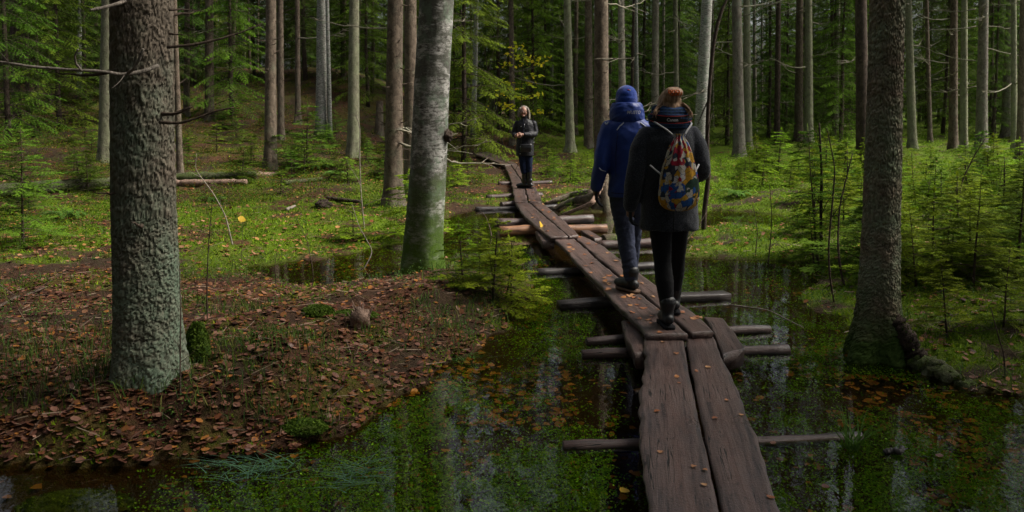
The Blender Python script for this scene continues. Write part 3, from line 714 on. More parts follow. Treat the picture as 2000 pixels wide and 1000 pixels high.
for A, yw in ((LA, .10), (RA, -.05)):
    mb = MB(); boot(mb, (A[0], A[1], .018), yw, .25, .043, .165); b_ = part(W, 'boot', fuse(mb, .007, 2, 'boot', C['boot'], .002, 30, 2))
    mb = MB(); sole(mb, (A[0], A[1], 0), yw, .26, .043); part(b_, 'sole', mb.mesh('sole', C['black'], False))
mb = MB()
rings(mb, interp_rings([(.015, .06, .70, .212, .165, .9), (.015, .055, .80, .208, .16, .9), (.01, .04, .95, .198, .15, .9), (.005, .02, 1.10, .19, .142, .88), (0, .01, 1.25, .19, .135, .85), (-.003, .0, 1.34, .188, .125, .82), (-.004, .0, 1.405, .165, .105, .85), (-.003, .005, 1.45, .11, .085), (0, .01, 1.475, .085, .075)], 40), 40)
chain(mb, [(-.155, .0, 1.37), (-.205, -.01, 1.28), (-.245, -.02, 1.09), (-.258, .02, .96), (-.262, .05, .86)], [.07, .073, .066, .060, .052], 18)
chain(mb, [(.15, .0, 1.37), (.192, -.01, 1.28), (.222, -.03, 1.11), (.195, .06, 1.09), (.14, .20, 1.12)], [.07, .073, .068, .062, .05], 18)
coat = part(W, 'coat', fuse(mb, .010, 3, 'coat', C['wool'], .010, 6.5, 3))
mb = MB(); mb.tube(np.array([(.012, -.115, .70), (.012, -.117, .80), (.010, -.124, .93)]), [.003, .003, .001], 5); part(coat, 'vent_seam', mb.mesh('vent_seam', C['black']))
mb = MB(); hand(mb, (-.262, .055, .845), (.03, .12, -1), (.25, 1, .1), (.9, .1, -.1), .95, .55, 1); g = part(W, 'glove', fuse(mb, .0048, 1, 'glove', C['glove']))
mb = MB()
for k in range(6):
    a = k/6*6.28; mb.tube(np.array([(-.262+.042*math.cos(a), .055+.042*math.sin(a), .862+.012*(k % 2)), (-.262+.043*math.cos(a+.5), .055+.043*math.sin(a+.5), .85+.012*(k % 2))]), .0035, 5)
part(g, 'cuff_pattern', mb.mesh('cuff_pattern', C['white']))
mb = MB(); hand(mb, (.115, .255, 1.13), (-.8, .6, .1), (0, .2, 1), (-.3, 1, 0), .9, .7, 1); part(W, 'glove', fuse(mb, .0048, 1, 'glove', C['glove']))
mb = MB()
for k, (z, rx, ry, tl) in enumerate(((1.455, .118, .108, .02), (1.49, .125, .112, -.015), (1.525, .112, .10, .012), (1.548, .098, .09, -.01))):
    a = np.linspace(0, 2*math.pi, 40, endpoint=False); pts = np.stack([rx*np.cos(a)-.0, .012+ry*np.sin(a), z+tl*np.sin(a*1+k)+.006*np.sin(a*3+k)], 1)
    mb.tube(np.vstack([pts, pts[:1]]), .031, 10, False)
part(W, 'scarf', fuse(mb, .008, 2, 'scarf', C['scarf'], .006, 18, 4))
# camera strap round the neck, with its lettering
a = np.linspace(R(198), R(342), 26); V = []
for z, rr in ((1.452, .149), (1.456, .152), (1.502, .152), (1.506, .149), (1.502, .147), (1.456, .147)):
    V.append(np.stack([rr*np.cos(a), .012+rr*.94*np.sin(a), z+.02*(np.abs(np.cos(a)))**3], 1))
V = np.array(V); n = len(a); Q = [(i*n+j, i*n+j+1, ((i+1) % 6)*n+j+1, ((i+1) % 6)*n+j) for i in range(6) for j in range(n-1)]
strap = part(W, 'camera_strap', mesh_np('camera_strap', V.reshape(-1, 3), np.array(Q)[:, ::-1], C['black']))
for z in (1.455, 1.503):
    mb = MB(); mb.tube(np.stack([.1525*np.cos(a), .012+.1525*.94*np.sin(a), z+.02*(np.abs(np.cos(a)))**3], 1), .0013, 5); part(strap, 'red_piping', mb.mesh('red_piping', C['red']))
part(strap, 'lettering', text_mesh('Canon', .078, C['white'], .152), loc=(-.008, -.1335, 1.468))
# hair: cap, bun, loose strands, clip
mb = MB(); ball(mb, (0, .02, 1.595), (.083, .098, .098)); ball(mb, (0, -.03, 1.555), (.066, .06, .07)); ball(mb, (.012, -.045, 1.662), (.070, .056, .044)); ball(mb, (.0, -.035, 1.63), (.062, .06, .05))
hair = part(W, 'hair', fuse(mb, .007, 2, 'hair', C['blond'], .006, 34, 5, (1, 1, .35)))
mb = MB(); rng = np.random.default_rng(4)
for k in range(46):
    sx = -1 if rng.random() < .62 else 1; z0 = 1.60-.06*rng.random(); t = np.linspace(0, 1, 8)[:, None]
    p0 = np.array([sx*(.062+.015*rng.random()), -.02-.04*rng.random(), z0]); p1 = np.array([sx*(.105+.035*rng.random()), -.06-.07*rng.random(), 1.48+.05*rng.random()])
    mb.tube(p0+(p1-p0)*t+np.array([sx*.02, -.02, .0])*np.sin(t*3.14), .0042*(1.1-.8*t[:, 0]), 4)
part(hair, 'loose_strands', mb.mesh('loose_strands', C['blond']), kind='stuff')
mb = MB(); cz = 1.664
for k in range(6):
    a = np.linspace(0, 2*math.pi, 13); cx_ = .012+(k-2.5)*.0135; tl = (.5 if k % 2 else -.4)
    mb.tube(np.stack([cx_+.0105*np.cos(a)+.004*np.sin(a)*tl, -.101-.006*(1-((k-2.5)/2.5)**2)-.005*np.sin(a)*tl, cz+.007*(-1)**k+.0125*np.sin(a)], 1), .0040, 6, False)
part(W, 'hair_clip', mb.mesh('hair_clip', C['clip']))
# drawstring bag, hung on the back: a thing of its own
BG = empty('drawstring_bag', (base.x, base.y, .206), 0, 'multicoloured patchwork print drawstring bag on the wool coat walker\'s back', 'bag')
prof = [(1.385, .040, .022), (1.37, .030, .020), (1.355, .034, .024), (1.32, .052, .040), (1.26, .075, .058), (1.17, .102, .075), (1.08, .120, .085), (1.0, .127, .090), (.94, .126, .088), (.90, .113, .080), (.873, .085, .062), (.858, .045, .035), (.855, .005, .005)]
prof = np.array(prof); zt = np.linspace(0, len(prof)-1, 60); zz = np.interp(zt, range(len(prof)), prof[:, 0]); rx = np.interp(zt, range(len(prof)), prof[:, 1]); ry = np.interp(zt, range(len(prof)), prof[:, 2])
sgs = 72; th = np.arange(sgs)/sgs*2*math.pi; fold = np.clip((zz-1.02)/.3, 0, 1)[:, None]
fr_ = 1+fold*.10*np.sin(th*11+.6)[None]*(1+.3*np.sin(zz*30)[:, None])+.03*np.sin(th*4+zz[:, None]*9)*(1-fold)
yc = -.185-.01*np.sin((zz-.85)*5)
rx = rx*1.08
V = np.stack([.03+rx[:, None]*np.cos(th)*fr_, yc[:, None]+ry[:, None]*np.sin(th)*fr_*np.where(np.sin(th) > 0, .55, 1.0), zz[:, None]+0*th], -1).reshape(-1, 3)
i = np.arange(59)[:, None]*sgs; j = np.arange(sgs)[None]; Q = np.stack([i+j, i+sgs+j, i+sgs+(j+1) % sgs, i+(j+1) % sgs], -1).reshape(-1, 4)
uv = np.stack([np.broadcast_to(np.abs(np.sin(th-math.pi*.5+math.pi/2)*0+((th-R(90)) % (2*math.pi))/6.283)[None], (60, sgs)), np.broadcast_to(((1.385-zz)/.53)[:, None], (60, sgs)), np.zeros((60, sgs))], -1).reshape(-1, 3)
part(BG, 'sack', mesh_np('sack', V, Q, C['print'], True, uv))
mb = MB()
for k, pts in enumerate(([(-.004, -.19, 1.365), (-.05, -.17, 1.41), (-.115, -.115, 1.455), (-.125, -.03, 1.47), (-.125, .06, 1.43)], [(.06, -.19, 1.365), (.085, -.165, 1.405), (.13, -.115, 1.45), (.135, -.03, 1.465), (.13, .06, 1.43)],
                         [(-.155, -.12, 1.165), (-.13, -.155, 1.14), (-.09, -.185, 1.105), (-.075, -.195, 1.08)], [(.18, -.12, 1.17), (.165, -.15, 1.155), (.145, -.175, 1.13), (.135, -.18, 1.08)])):
    mb = MB(); P_ = resample(np.array(pts), 16); P_[1:-1] = (P_[:-2]+2*P_[1:-1]+P_[2:])/4; mb.tube(P_, .0062, 7, True); part(BG, 'cord', mb.mesh('cord', C['white']))

# -- man in the blue jacket ------------------------------------------------
base = at(1228, 571, .19)
Mn = empty('person', (base.x, base.y+.02, .193), 0, 'person seen from behind in blue jacket and blue knit hat, walking', 'person')
mb = MB(); rings(mb, interp_rings([(0, .06, .80, .15, .11), (0, .05, 1.0, .14, .11), (0, .03, 1.2, .16, .11), (0, .0, 1.38, .18, .10), (0, .0, 1.46, .11, .08), (-.02, .01, 1.52, .06, .06), (-.025, .02, 1.6, .058, .06)], 24))
ball(mb, (-.03, .035, 1.645), (.078, .098, .118)); ball(mb, (-.04, .135, 1.63), (.013, .018, .022))
chain(mb, [(-.07, .05, .85), (-.02, .05, .46), (.02, 0, .12), (.02, 0, .07)], [.085, .05, .028, .024]); chain(mb, [(.07, .12, .85), (.085, .32, .48), (.09, .48, .12), (.09, .48, .07)], [.085, .05, .028, .024])
chain(mb, [(-.18, 0, 1.40), (-.235, -.03, 1.12), (-.275, .06, .9), (-.275, .07, .84)], [.055, .045, .034, .03]); chain(mb, [(.18, 0, 1.40), (.24, -.03, 1.12), (.24, .12, .92), (.24, .14, .86)], [.055, .045, .034, .03])
for s in (-1, 1): ball(mb, (-.03+s*.08, .02, 1.64), (.012, .022, .03), 10, 8)
part(Mn, 'body', fuse(mb, .012, 2, 'body', C['skin']))
mb = MB(); chain(mb, [(-.07, .04, .88), (-.055, .05, .72), (-.02, .05, .46), (.0, .02, .3), (.022, 0, .13)], [.105, .098, .076, .070, .062]); chain(mb, [(.06, .1, .88), (.07, .2, .70), (.085, .33, .47), (.088, .40, .3), (.09, .48, .14)], [.105, .098, .076, .070, .062]); rings(mb, [(0, .06, .80, .15, .12), (0, .05, 1.0, .15, .12)])
part(Mn, 'trousers', fuse(mb, .010, 1, 'trousers', C['jeans'], .010, 20, 6, (1, 1, 1.6)))
for A, yw in (((.022, 0, 0), .55), ((.09, .48, 0), -.1)):
    mb = MB(); boot(mb, (A[0], A[1], .02), yw, .28, .05, .16, rtop=.062); b_ = part(Mn, 'boot', fuse(mb, .007, 2, 'boot', C['boot'], .002, 30, 7)); mb = MB(); sole(mb, A, yw, .30, .052); part(b_, 'sole', mb.mesh('sole', C['sole'], False))
mb = MB()
rings(mb, interp_rings([(0, .04, .82, .178, .15, .9), (0, .035, .92, .176, .148, .9), (0, .03, 1.06, .175, .145, .88), (0, .015, 1.22, .19, .145, .86), (0, .0, 1.36, .205, .135, .82), (0, -.002, 1.43, .19, .115, .82), (-.01, 0, 1.48, .13, .10), (-.015, .005, 1.52, .10, .09)], 36), 40)
chain(mb, [(-.175, 0, 1.405), (-.215, -.01, 1.28), (-.24, -.03, 1.11), (-.262, .02, .99), (-.275, .06, .90)], [.078, .076, .066, .060, .05], 18); chain(mb, [(.175, 0, 1.405), (.215, -.01, 1.28), (.24, -.03, 1.11), (.245, .05, .99), (.24, .12, .92)], [.078, .076, .066, .060, .05], 18)
jk = part(Mn, 'jacket', fuse(mb, .010, 2, 'jacket', C['blue_jacket'], .014, 8, 8, (1, 1, .7)))
mb = MB()
rings(mb, interp_rings([(-.02, .0, 1.46, .135, .115), (-.027, .0, 1.495, .150, .125), (-.03, -.002, 1.54, .146, .125), (-.032, -.006, 1.585, .138, .12), (-.03, -.004, 1.61, .128, .112), (-.03, 0, 1.622, .112, .098)], 18), 40)
cl = part(jk, 'collar', fuse(mb, .008, 2, 'collar', C['blue_jacket'], .010, 16, 14, (1, 1, 1.4)))
a = np.linspace(0, 2*math.pi, 41); mb = MB(); mb.tube(np.stack([-.03+.110*np.cos(a), -.002+.094*np.sin(a), 1.616+.008*np.sin(a)], 1), .010, 8, False); part(cl, 'fleece_lining', mb.mesh('fleece_lining', C['navy']))
t_ = part(cl, 'lettering', text_mesh('MUSTO', .125, C['letter'], .146, .25)); t_.location = (.015, -.131, 1.528); t_.rotation_euler = (0, 0, R(14))
def surf(o, x, z, off=.004):            # point on the back of a garment
    ok, loc, nor, _ = o.ray_cast(Vector((x, -1.0, z)), Vector((0, 1, 0)))
    return loc+nor*off if ok else Vector((x, -.14, z))
def trim(o, pts, r, mat, name='reflective_stripe'):
    P_ = np.array([tuple(surf(o, x, z)) for x, z in resample(np.array([(x, 0, z) for x, z in pts]), 14)[:, [0, 2]]]); mb = MB(); mb.tube(P_, r, 6); part(o, name, mb.mesh(name, C[mat]))
bpy.context.view_layer.update()
trim(jk, [(-.125, 1.39), (-.10, 1.425), (-.068, 1.452)], .005, 'reflect'); trim(jk, [(.068, 1.452), (.10, 1.43), (.135, 1.40)], .005, 'reflect'); trim(jk, [(-.215, 1.45), (-.205, 1.435), (-.19, 1.455)], .006, 'reflect')
trim(jk, [(-.268, 1.075), (-.25, 1.055), (-.215, 1.045)], .004, 'reflect')
trim(jk, [(-.16, .86), (0, .855), (.16, .86)], .003, 'navy', 'hem_seam'); trim(jk, [(-.12, 1.37), (-.13, 1.2), (-.125, 1.0)], .0022, 'navy', 'back_seam')
mb = MB(); hand(mb, (-.275, .06, .885), (.02, .12, -1), (.2, 1, 0), (1, .1, 0), 1.08, .4, 1); part(Mn, 'glove', fuse(mb, .005, 1, 'glove', C['glove']))
mb = MB(); hand(mb, (.24, .13, .90), (0, .15, -1), (-.2, 1, 0), (-1, .1, 0), 1.08, .4, 1); part(Mn, 'glove', fuse(mb, .005, 1, 'glove', C['glove']))
mb = MB(); ball(mb, (-.03, .025, 1.675), (.090, .108, .095), 28, 18); rings(mb, [(-.03, .02, 1.60, .090, .108), (-.03, .02, 1.645, .093, .111), (-.03, .02, 1.665, .092, .110)], 28)
hat = part(Mn, 'knit_hat', fuse(mb, .008, 2, 'knit_hat', C['beanie'], .003, 30, 9, (1, 1, .5)))
p = surf(hat, -.02, 1.725, .002)
for k, (dx, mt) in enumerate(((-.007, 'red'), (.006, 'white'))):
    mb = MB(); ball(mb, (p.x+dx, p.y, p.z-dx*.3), (.008, .003, .006), 10, 8); part(hat, 'emblem', mb.mesh('emblem', C[mt]))

# -- woman facing the camera -----------------------------------------------
base = at(1026, 368, .18)
Fw = empty('person', (base.x, base.y, .184), R(0), 'person in black jacket and tall boots facing the camera on the far planks, hands joined', 'person')
mb = MB(); rings(mb, interp_rings([(-.01, 0, .66, .15, .11), (-.01, 0, .9, .14, .11), (-.005, 0, 1.1, .15, .11), (0, 0, 1.26, .17, .10), (0, 0, 1.35, .10, .075), (-.01, 0, 1.41, .052, .055), (-.03, -.01, 1.48, .05, .055)], 24))
ball(mb, (-.035, -.035, 1.535), (.075, .09, .108)); ball(mb, (-.048, -.128, 1.525), (.012, .018, .020), 10, 8); ball(mb, (-.045, -.10, 1.455), (.032, .03, .02), 12, 8)
for s in (-1, 1): ball(mb, (-.045+s*.036, -.103, 1.515), (.024, .02, .02), 10, 8); ball(mb, (-.035+s*.076, -.02, 1.53), (.01, .02, .03), 8, 8)
chain(mb, [(-.06, 0, .72), (-.045, -.01, .43), (-.015, .03, .12), (-.015, .03, .07)], [.075, .042, .026, .022]); chain(mb, [(.06, 0, .72), (.075, -.01, .43), (.08, 0, .12), (.08, 0, .07)], [.075, .042, .026, .022])
chain(mb, [(-.16, 0, 1.29), (-.22, .0, 1.08), (-.19, -.20, 1.06)], [.05, .04, .03]); chain(mb, [(.165, 0, 1.30), (.195, -.01, 1.09), (-.02, -.21, 1.085), (-.07, -.23, 1.085)], [.05, .04, .03, .03])
hand(mb, (-.20, -.19, 1.06), (.4, -.5, .0), (0, 0, 1), (1, -.2, 0), .95, .9, 1); hand(mb, (-.07, -.235, 1.085), (-.9, -.3, .0), (0, .1, 1), (0, -1, 0), .95, .7, 1)
Fb = part(Fw, 'body', fuse(mb, .0085, 1, 'body', C['skin']))
for s in (-1, 1):
    mb = MB(); ball(mb, (-.045+s*.031, -.116, 1.542), (.010, .006, .006), 10, 8); part(Fb, 'eye', mb.mesh('eye', C['eye']))
mb = MB(); ball(mb, (-.047, -.119, 1.48), (.021, .008, .006), 12, 8); part(Fb, 'mouth', mb.mesh('mouth', C['lips']))
mb = MB()
for s in (-1, 1):
    a = np.linspace(0, 2*math.pi, 21); mb.tube(np.stack([-.046+s*.034+.027*np.cos(a), -.133+0*a, 1.541+.020*np.sin(a)], 1), .0026, 5, False); mb.tube(np.array([(-.046+s*.061, -.133, 1.546), (-.036+s*.082, -.03, 1.55)]), .0024, 5)
mb.tube(np.array([(-.054, -.134, 1.545), (-.038, -.134, 1.545)]), .0026, 5); part(Fw, 'glasses', mb.mesh('glasses', C['eye']))
mb = MB(); ball(mb, (-.028, .002, 1.568), (.094, .098, .092))
for s, l in ((-1, .12), (1, .17)):
    for k in range(5):
        o = k*.022; chain(mb, [(-.03+s*.075, -.06+o, 1.60), (-.03+s*(.098+.008*(k % 2)), -.055+o, 1.52), (-.03+s*(.09+.02*(k % 2)), -.05+o, 1.56-l)], [.022, .024, .018], 10, 9)
chain(mb, [(-.03, .07, 1.58), (-.02, .09, 1.5), (-.01, .08, 1.42)], [.07, .08, .06], 14)
part(Fw, 'hair', fuse(mb, .008, 1, 'hair', C['grey_hair'], .010, 26, 11, (1, 1, .6)))
mb = MB(); chain(mb, [(-.06, 0, .74), (-.045, -.01, .44), (-.03, 0, .33)], [.095, .068, .06]); chain(mb, [(.06, 0, .74), (.075, -.01, .44), (.078, 0, .33)], [.095, .068, .06]); part(Fw, 'jeans', fuse(mb, .010, 1, 'jeans', C['bluejeans'], .005, 20, 12))
for A, top in (((-.015, .03, .0), .37), ((.08, 0, 0), .37)):
    mb = MB(); boot(mb, (A[0], A[1], .018), R(62), .26, .045, .14); chain(mb, [(A[0], A[1], .12), (A[0], A[1], .26), (A[0], A[1], top)], [.05, .060, .062], 14); b_ = part(Fw, 'boot', fuse(mb, .008, 1, 'boot', C['leather'])); mb = MB(); sole(mb, A, R(62), .27, .045); part(b_, 'sole', mb.mesh('sole', C['black'], False))
mb = MB(); rings(mb, interp_rings([(-.01, 0, .655, .18, .145, .9), (-.01, 0, .80, .178, .14, .9), (-.005, 0, 1.0, .168, .135, .88), (0, 0, 1.18, .175, .13, .86), (0, 0, 1.29, .178, .115, .84), (0, 0, 1.35, .13, .095), (-.005, 0, 1.39, .085, .08), (-.01, -.005, 1.455, .08, .08)], 34), 36)
chain(mb, [(-.155, 0, 1.30), (-.20, .01, 1.18), (-.225, .0, 1.08), (-.205, -.16, 1.06)], [.066, .066, .06, .046]); chain(mb, [(.16, 0, 1.30), (.19, .01, 1.19), (.20, -.02, 1.09), (.08, -.16, 1.08), (-.02, -.205, 1.085)], [.068, .066, .062, .056, .046])
fj = part(Fw, 'jacket', fuse(mb, .009, 1, 'jacket', C['black_jacket'], .008, 13, 13))
def dots(pts, mat, name, r=.009):
    for x, z in pts:
        p = surf(fj, x, z, .003); mb = MB(); ball(mb, (p.x, p.y, p.z), (r, r*.5, r), 8, 6); part(fj, name, mb.mesh(name, C[mat]))
bpy.context.view_layer.update()
dots([(-.10, .84), (-.105, .70), (-.09, 1.24), (.165, .92), (.16, .99)], 'metal', 'snap')
def ftrim(pts, r, mat, name):
    P_ = np.array([tuple(surf(fj, x, z)) for x, z in resample(np.array([(x, 0, z) for x, z in pts]), 8)[:, [0, 2]]]); mb = MB(); mb.tube(P_, r, 5); part(fj, name, mb.mesh(name, C[mat]))
ftrim([(-.03, 1.22), (-.015, 1.29)], .005, 'metal', 'pocket_zip'); ftrim([(-.05, .67), (-.045, 1.0), (-.04, 1.40)], .004, 'navy', 'front_zip')
# her shoulder bag
HB = empty('shoulder_bag', (base.x, base.y, .184), 0, 'black leather shoulder bag hanging at the black jacket person\'s hip', 'bag')
mb = MB(); rings(mb, interp_rings([(.01, -.175, .74, .10, .028, .6), (.01, -.178, .78, .112, .036, .6), (.01, -.178, .86, .112, .034, .6), (.01, -.175, .895, .105, .024, .6)], 14), 28); part(HB, 'pouch', mb.mesh('pouch', C['leather']))
mb = MB(); rings(mb, interp_rings([(.01, -.186, .79, .10, .032, .6), (.01, -.19, .82, .115, .036, .6), (.01, -.183, .90, .108, .03, .6)], 8), 28); part(HB, 'flap', mb.mesh('flap', C['leather']))
for pts in ([(-.095, -.17, .88), (-.075, -.165, 1.0), (-.02, -.152, 1.18), (.06, -.11, 1.33), (.085, -.02, 1.385)], [(.11, -.16, .88), (.17, -.11, 1.0), (.2, .03, 1.15)]):
    mb = MB(); mb.tube(resample(np.array(pts), 14), .007, 6); part(HB, 'strap', mb.mesh('strap', C['leather']))
for o in list(bpy.data.objects):
    if o.type == 'EMPTY' and o.get('category') in ('person', 'bag'): o.empty_display_size = .05

# ---------------------------------------------------------------- conifer foliage
def needles(P, D, S, L, n, nl, bw, rng, col, hang=0.0):
    """narrow needle tufts along twigs: P start, D direction, S side vector, L length; returns verts, tris, colours"""
    T = len(P); t = (np.arange(n)+.5)/n
    base = P[:, None] + D[:, None]*(L[:, None, None]*t[None, :, None])
    base = base - np.array([0, 0, 1.])*(hang*(L[:, None]*t[None])**2)[..., None]
    out = []
    for s in (-1, 1):
        j = rng.normal(size=(T, n, 3))*.22
        tip = norm(D[:, None]*.75 + S[:, None]*s*.75 + j)*nl*(.75+.5*rng.random((T, n, 1)))
        tip = tip*(1-.35*t[None, :, None])
        out.append(np.stack([base-D[:, None]*bw/2, base+D[:, None]*bw/2, base+tip], 2))
    # leading tuft
    e = P + D*L[:, None] - np.array([0, 0, 1.])*(hang*L**2)[:, None]
    tip = np.stack([e-S*bw*.5, e+S*bw*.5, e+D*nl*.9], 1)[:, None]
    V = np.concatenate(out+[tip], 1)            # T, 2n+1, 3, 3
    C = np.broadcast_to(col[:, None, None, :], V.shape[:3]+(3,)).copy()
    C *= (.8+.4*rng.random(V.shape[:2]+(1, 1)))
    return V.reshape(-1, 3), C.reshape(-1, 3)
def conifer(name, rng, H, z0, Rmax, whorl, nbr, step, twl, n, nl, bw, droop=.25, up=.1, hang=.0, hue=((.035, .075, .012), (.075, .14, .02)), stem_r=.02, wood_r=.004, dead_below=0.0, power=.8, stem=True, ndrop=.12):
    """returns (stem mesh, foliage mesh): whorls of branches with flat sprays of twigs"""
    P, D, S, L, C = [], [], [], [], []; wb = MB()
    hue = np.array(hue)
    if stem:
        zz = np.linspace(0, H, 14); wx = np.cumsum(rng.normal(size=14)*.012*H*.15); wy = np.cumsum(rng.normal(size=14)*.012*H*.15)
        wb.tube(np.stack([wx-wx[0], wy-wy[0], zz], 1), np.linspace(stem_r, stem_r*.12, 14), 7, True)
    else: zz, wx, wy = np.linspace(0, H, 3), np.zeros(3), np.zeros(3)
    z = z0
    while z < H*.985:
        f = (H-z)/max(H-z0, .01)
        cx, cy = np.interp(z, zz, wx-wx[0]), np.interp(z, zz, wy-wy[0])
        nb = max(3, int(round(nbr*(.75+.5*rng.random()))))
        a0 = rng.random()*6.28
        for k in range(nb):
            if rng.random() < ndrop: continue
            az = a0 + k*6.283/nb + rng.normal()*.25
            bl = Rmax*(f**power)*(.65+.5*rng.random()) + .04*Rmax
            m = max(3, int(bl/step)); t = np.linspace(0, 1, m+1)
            hd = np.array([math.cos(az), math.sin(az)]); wob = np.cumsum(rng.normal(size=m+1))*.02*bl
            px = cx + hd[0]*bl*t - hd[1]*wob; py = cy + hd[1]*bl*t + hd[0]*wob
            u = up + .35*(1-f)*up + rng.normal()*.15
            pz = z + rng.normal()*whorl*.15 + bl*(u*t - droop*t*t + .5*droop*np.maximum(t-.65, 0))
            B = np.stack([px, py, pz], 1)
            wb.tube(B, np.linspace(wood_r*(.6+bl/Rmax), wood_r*.3, m+1), 3, False)
            if z < dead_below and rng.random() < .75: continue
            Tn = norm(np.gradient(B, axis=0))
            sd = np.array([-hd[1], hd[0], 0.]); tone = rng.random()
            start = 1 if bl < .3*Rmax else max(1, int(m*.18))
            for i in range(start, m+1):
                ti = t[i]
                for s in (-1, 1):
                    tl = twl*bl*(1.05-ti)*min(1, ti*4+.25)*(.7+.6*rng.random())+step*.5
                    d = norm(Tn[i]*.7 + sd*s*(.72) + np.array([0, 0, rng.normal()*.10-hang*.8]))
                    P.append(B[i]); D.append(d); S.append(norm(np.cross(d, [0, 0, 1.]))); L.append(tl)
                    C.append(hue[0]+(hue[1]-hue[0])*np.clip(.65*tone+.35*rng.random()+.25*(ti-.5), 0, 1))
            P.append(B[-2]); D.append(Tn[-1]); S.append(sd); L.append(step*1.6); C.append(hue[1])
        z += whorl*(.75+.5*rng.random())*(.55+.45*f)
    # leader
    P.append(np.array([wx[-1]-wx[0], wy[-1]-wy[0], H*.96])); D.append(np.array([0, 0, 1.])); S.append(np.array([1., 0, 0])); L.append(H*.05); C.append(hue[1])
    V, CC = needles(np.array(P), np.array(D), np.array(S), np.array(L), n, nl, bw, rng, np.array(C), hang)
    fol = mesh_np(name+'_foliage', V, np.arange(len(V)).reshape(-1, 3), M['needles'], False, CC)
    return wb, fol

# prototypes of crowns and understorey spruces
DARKH = ((.028, .055, .011), (.075, .14, .018)); MIDH = ((.048, .10, .011), (.12, .215, .018)); LITEH = ((.07, .125, .008), (.19, .30, .014))
CROWNS = []
for k in range(3):
    wb, f = conifer('spruce_crown', np.random.default_rng(100+k), 12.5, .3, 2.7, .55, 6, .17, .36, 5, .11, .05, .45, .05, .25, DARKH, wood_r=.018, stem=False)
    CROWNS.append((wb.mesh('crown_wood', M['dark_twig']), f))
UNDER = []
for k in range(5):
    H = [9.5, 13.0, 7.0, 16.0, 11.0][k]
    wb, f = conifer('understorey', np.random.default_rng(200+k), H, [.7, 1.0, .4, 1.6, .8][k], [1.9, 2.4, 1.6, 2.7, 2.1][k], .36, 6, .12, .36, 6, .085, .034, .42, .06, .3, [MIDH, DARKH, MIDH, DARKH, MIDH][k], stem_r=.1, wood_r=.012, ndrop=.2)
    UNDER.append((wb.mesh('understorey_stem', M['bark_dark']), f))
# dead branches
DEAD = []
def dead_branch_mesh(rng, L, r, kids):
    mb = MB(); n = 12; t = np.linspace(0, 1, n)
    w = np.cumsum(rng.normal(size=(n, 2)), 0)*.016*L; sag = -.35*t+.5*t*t
    B = np.stack([L*t, w[:, 0], L*sag*.5*(.4+rng.random())+w[:, 1]*.6], 1)
    mb.tube(B, r*(1-.8*t), 5, True)
    for k in range(kids):
        i = int(3+rng.random()*(n-4)); d = norm(np.array([.6, rng.choice([-1, 1])*(.5+.4*rng.random()), rng.normal()*.35]))
        l = L*(.18+.3*rng.random())*(1.1-t[i]); tt = np.linspace(0, 1, 6)[:, None]
        mb.tube(B[i]+d*l*tt+np.array([0, 0, 1.])*l*.2*tt**2*rng.normal(), r*.45*(1-.75*tt[:, 0]), 4, True)
    return mb
for k in range(8):
    rng = np.random.default_rng(300+k)
    DEAD.append((dead_branch_mesh(rng, 1.3+1.0*rng.random(), .019, 6+k % 4).mesh('dead_branch', M['dead_wood']), 0))
for k in range(3):
    rng = np.random.default_rng(330+k)
    mb = dead_branch_mesh(rng, .12+.12*rng.random(), .011, 0)
    DEAD.append((mb.mesh('branch_stub', M['dark_twig']), 1))

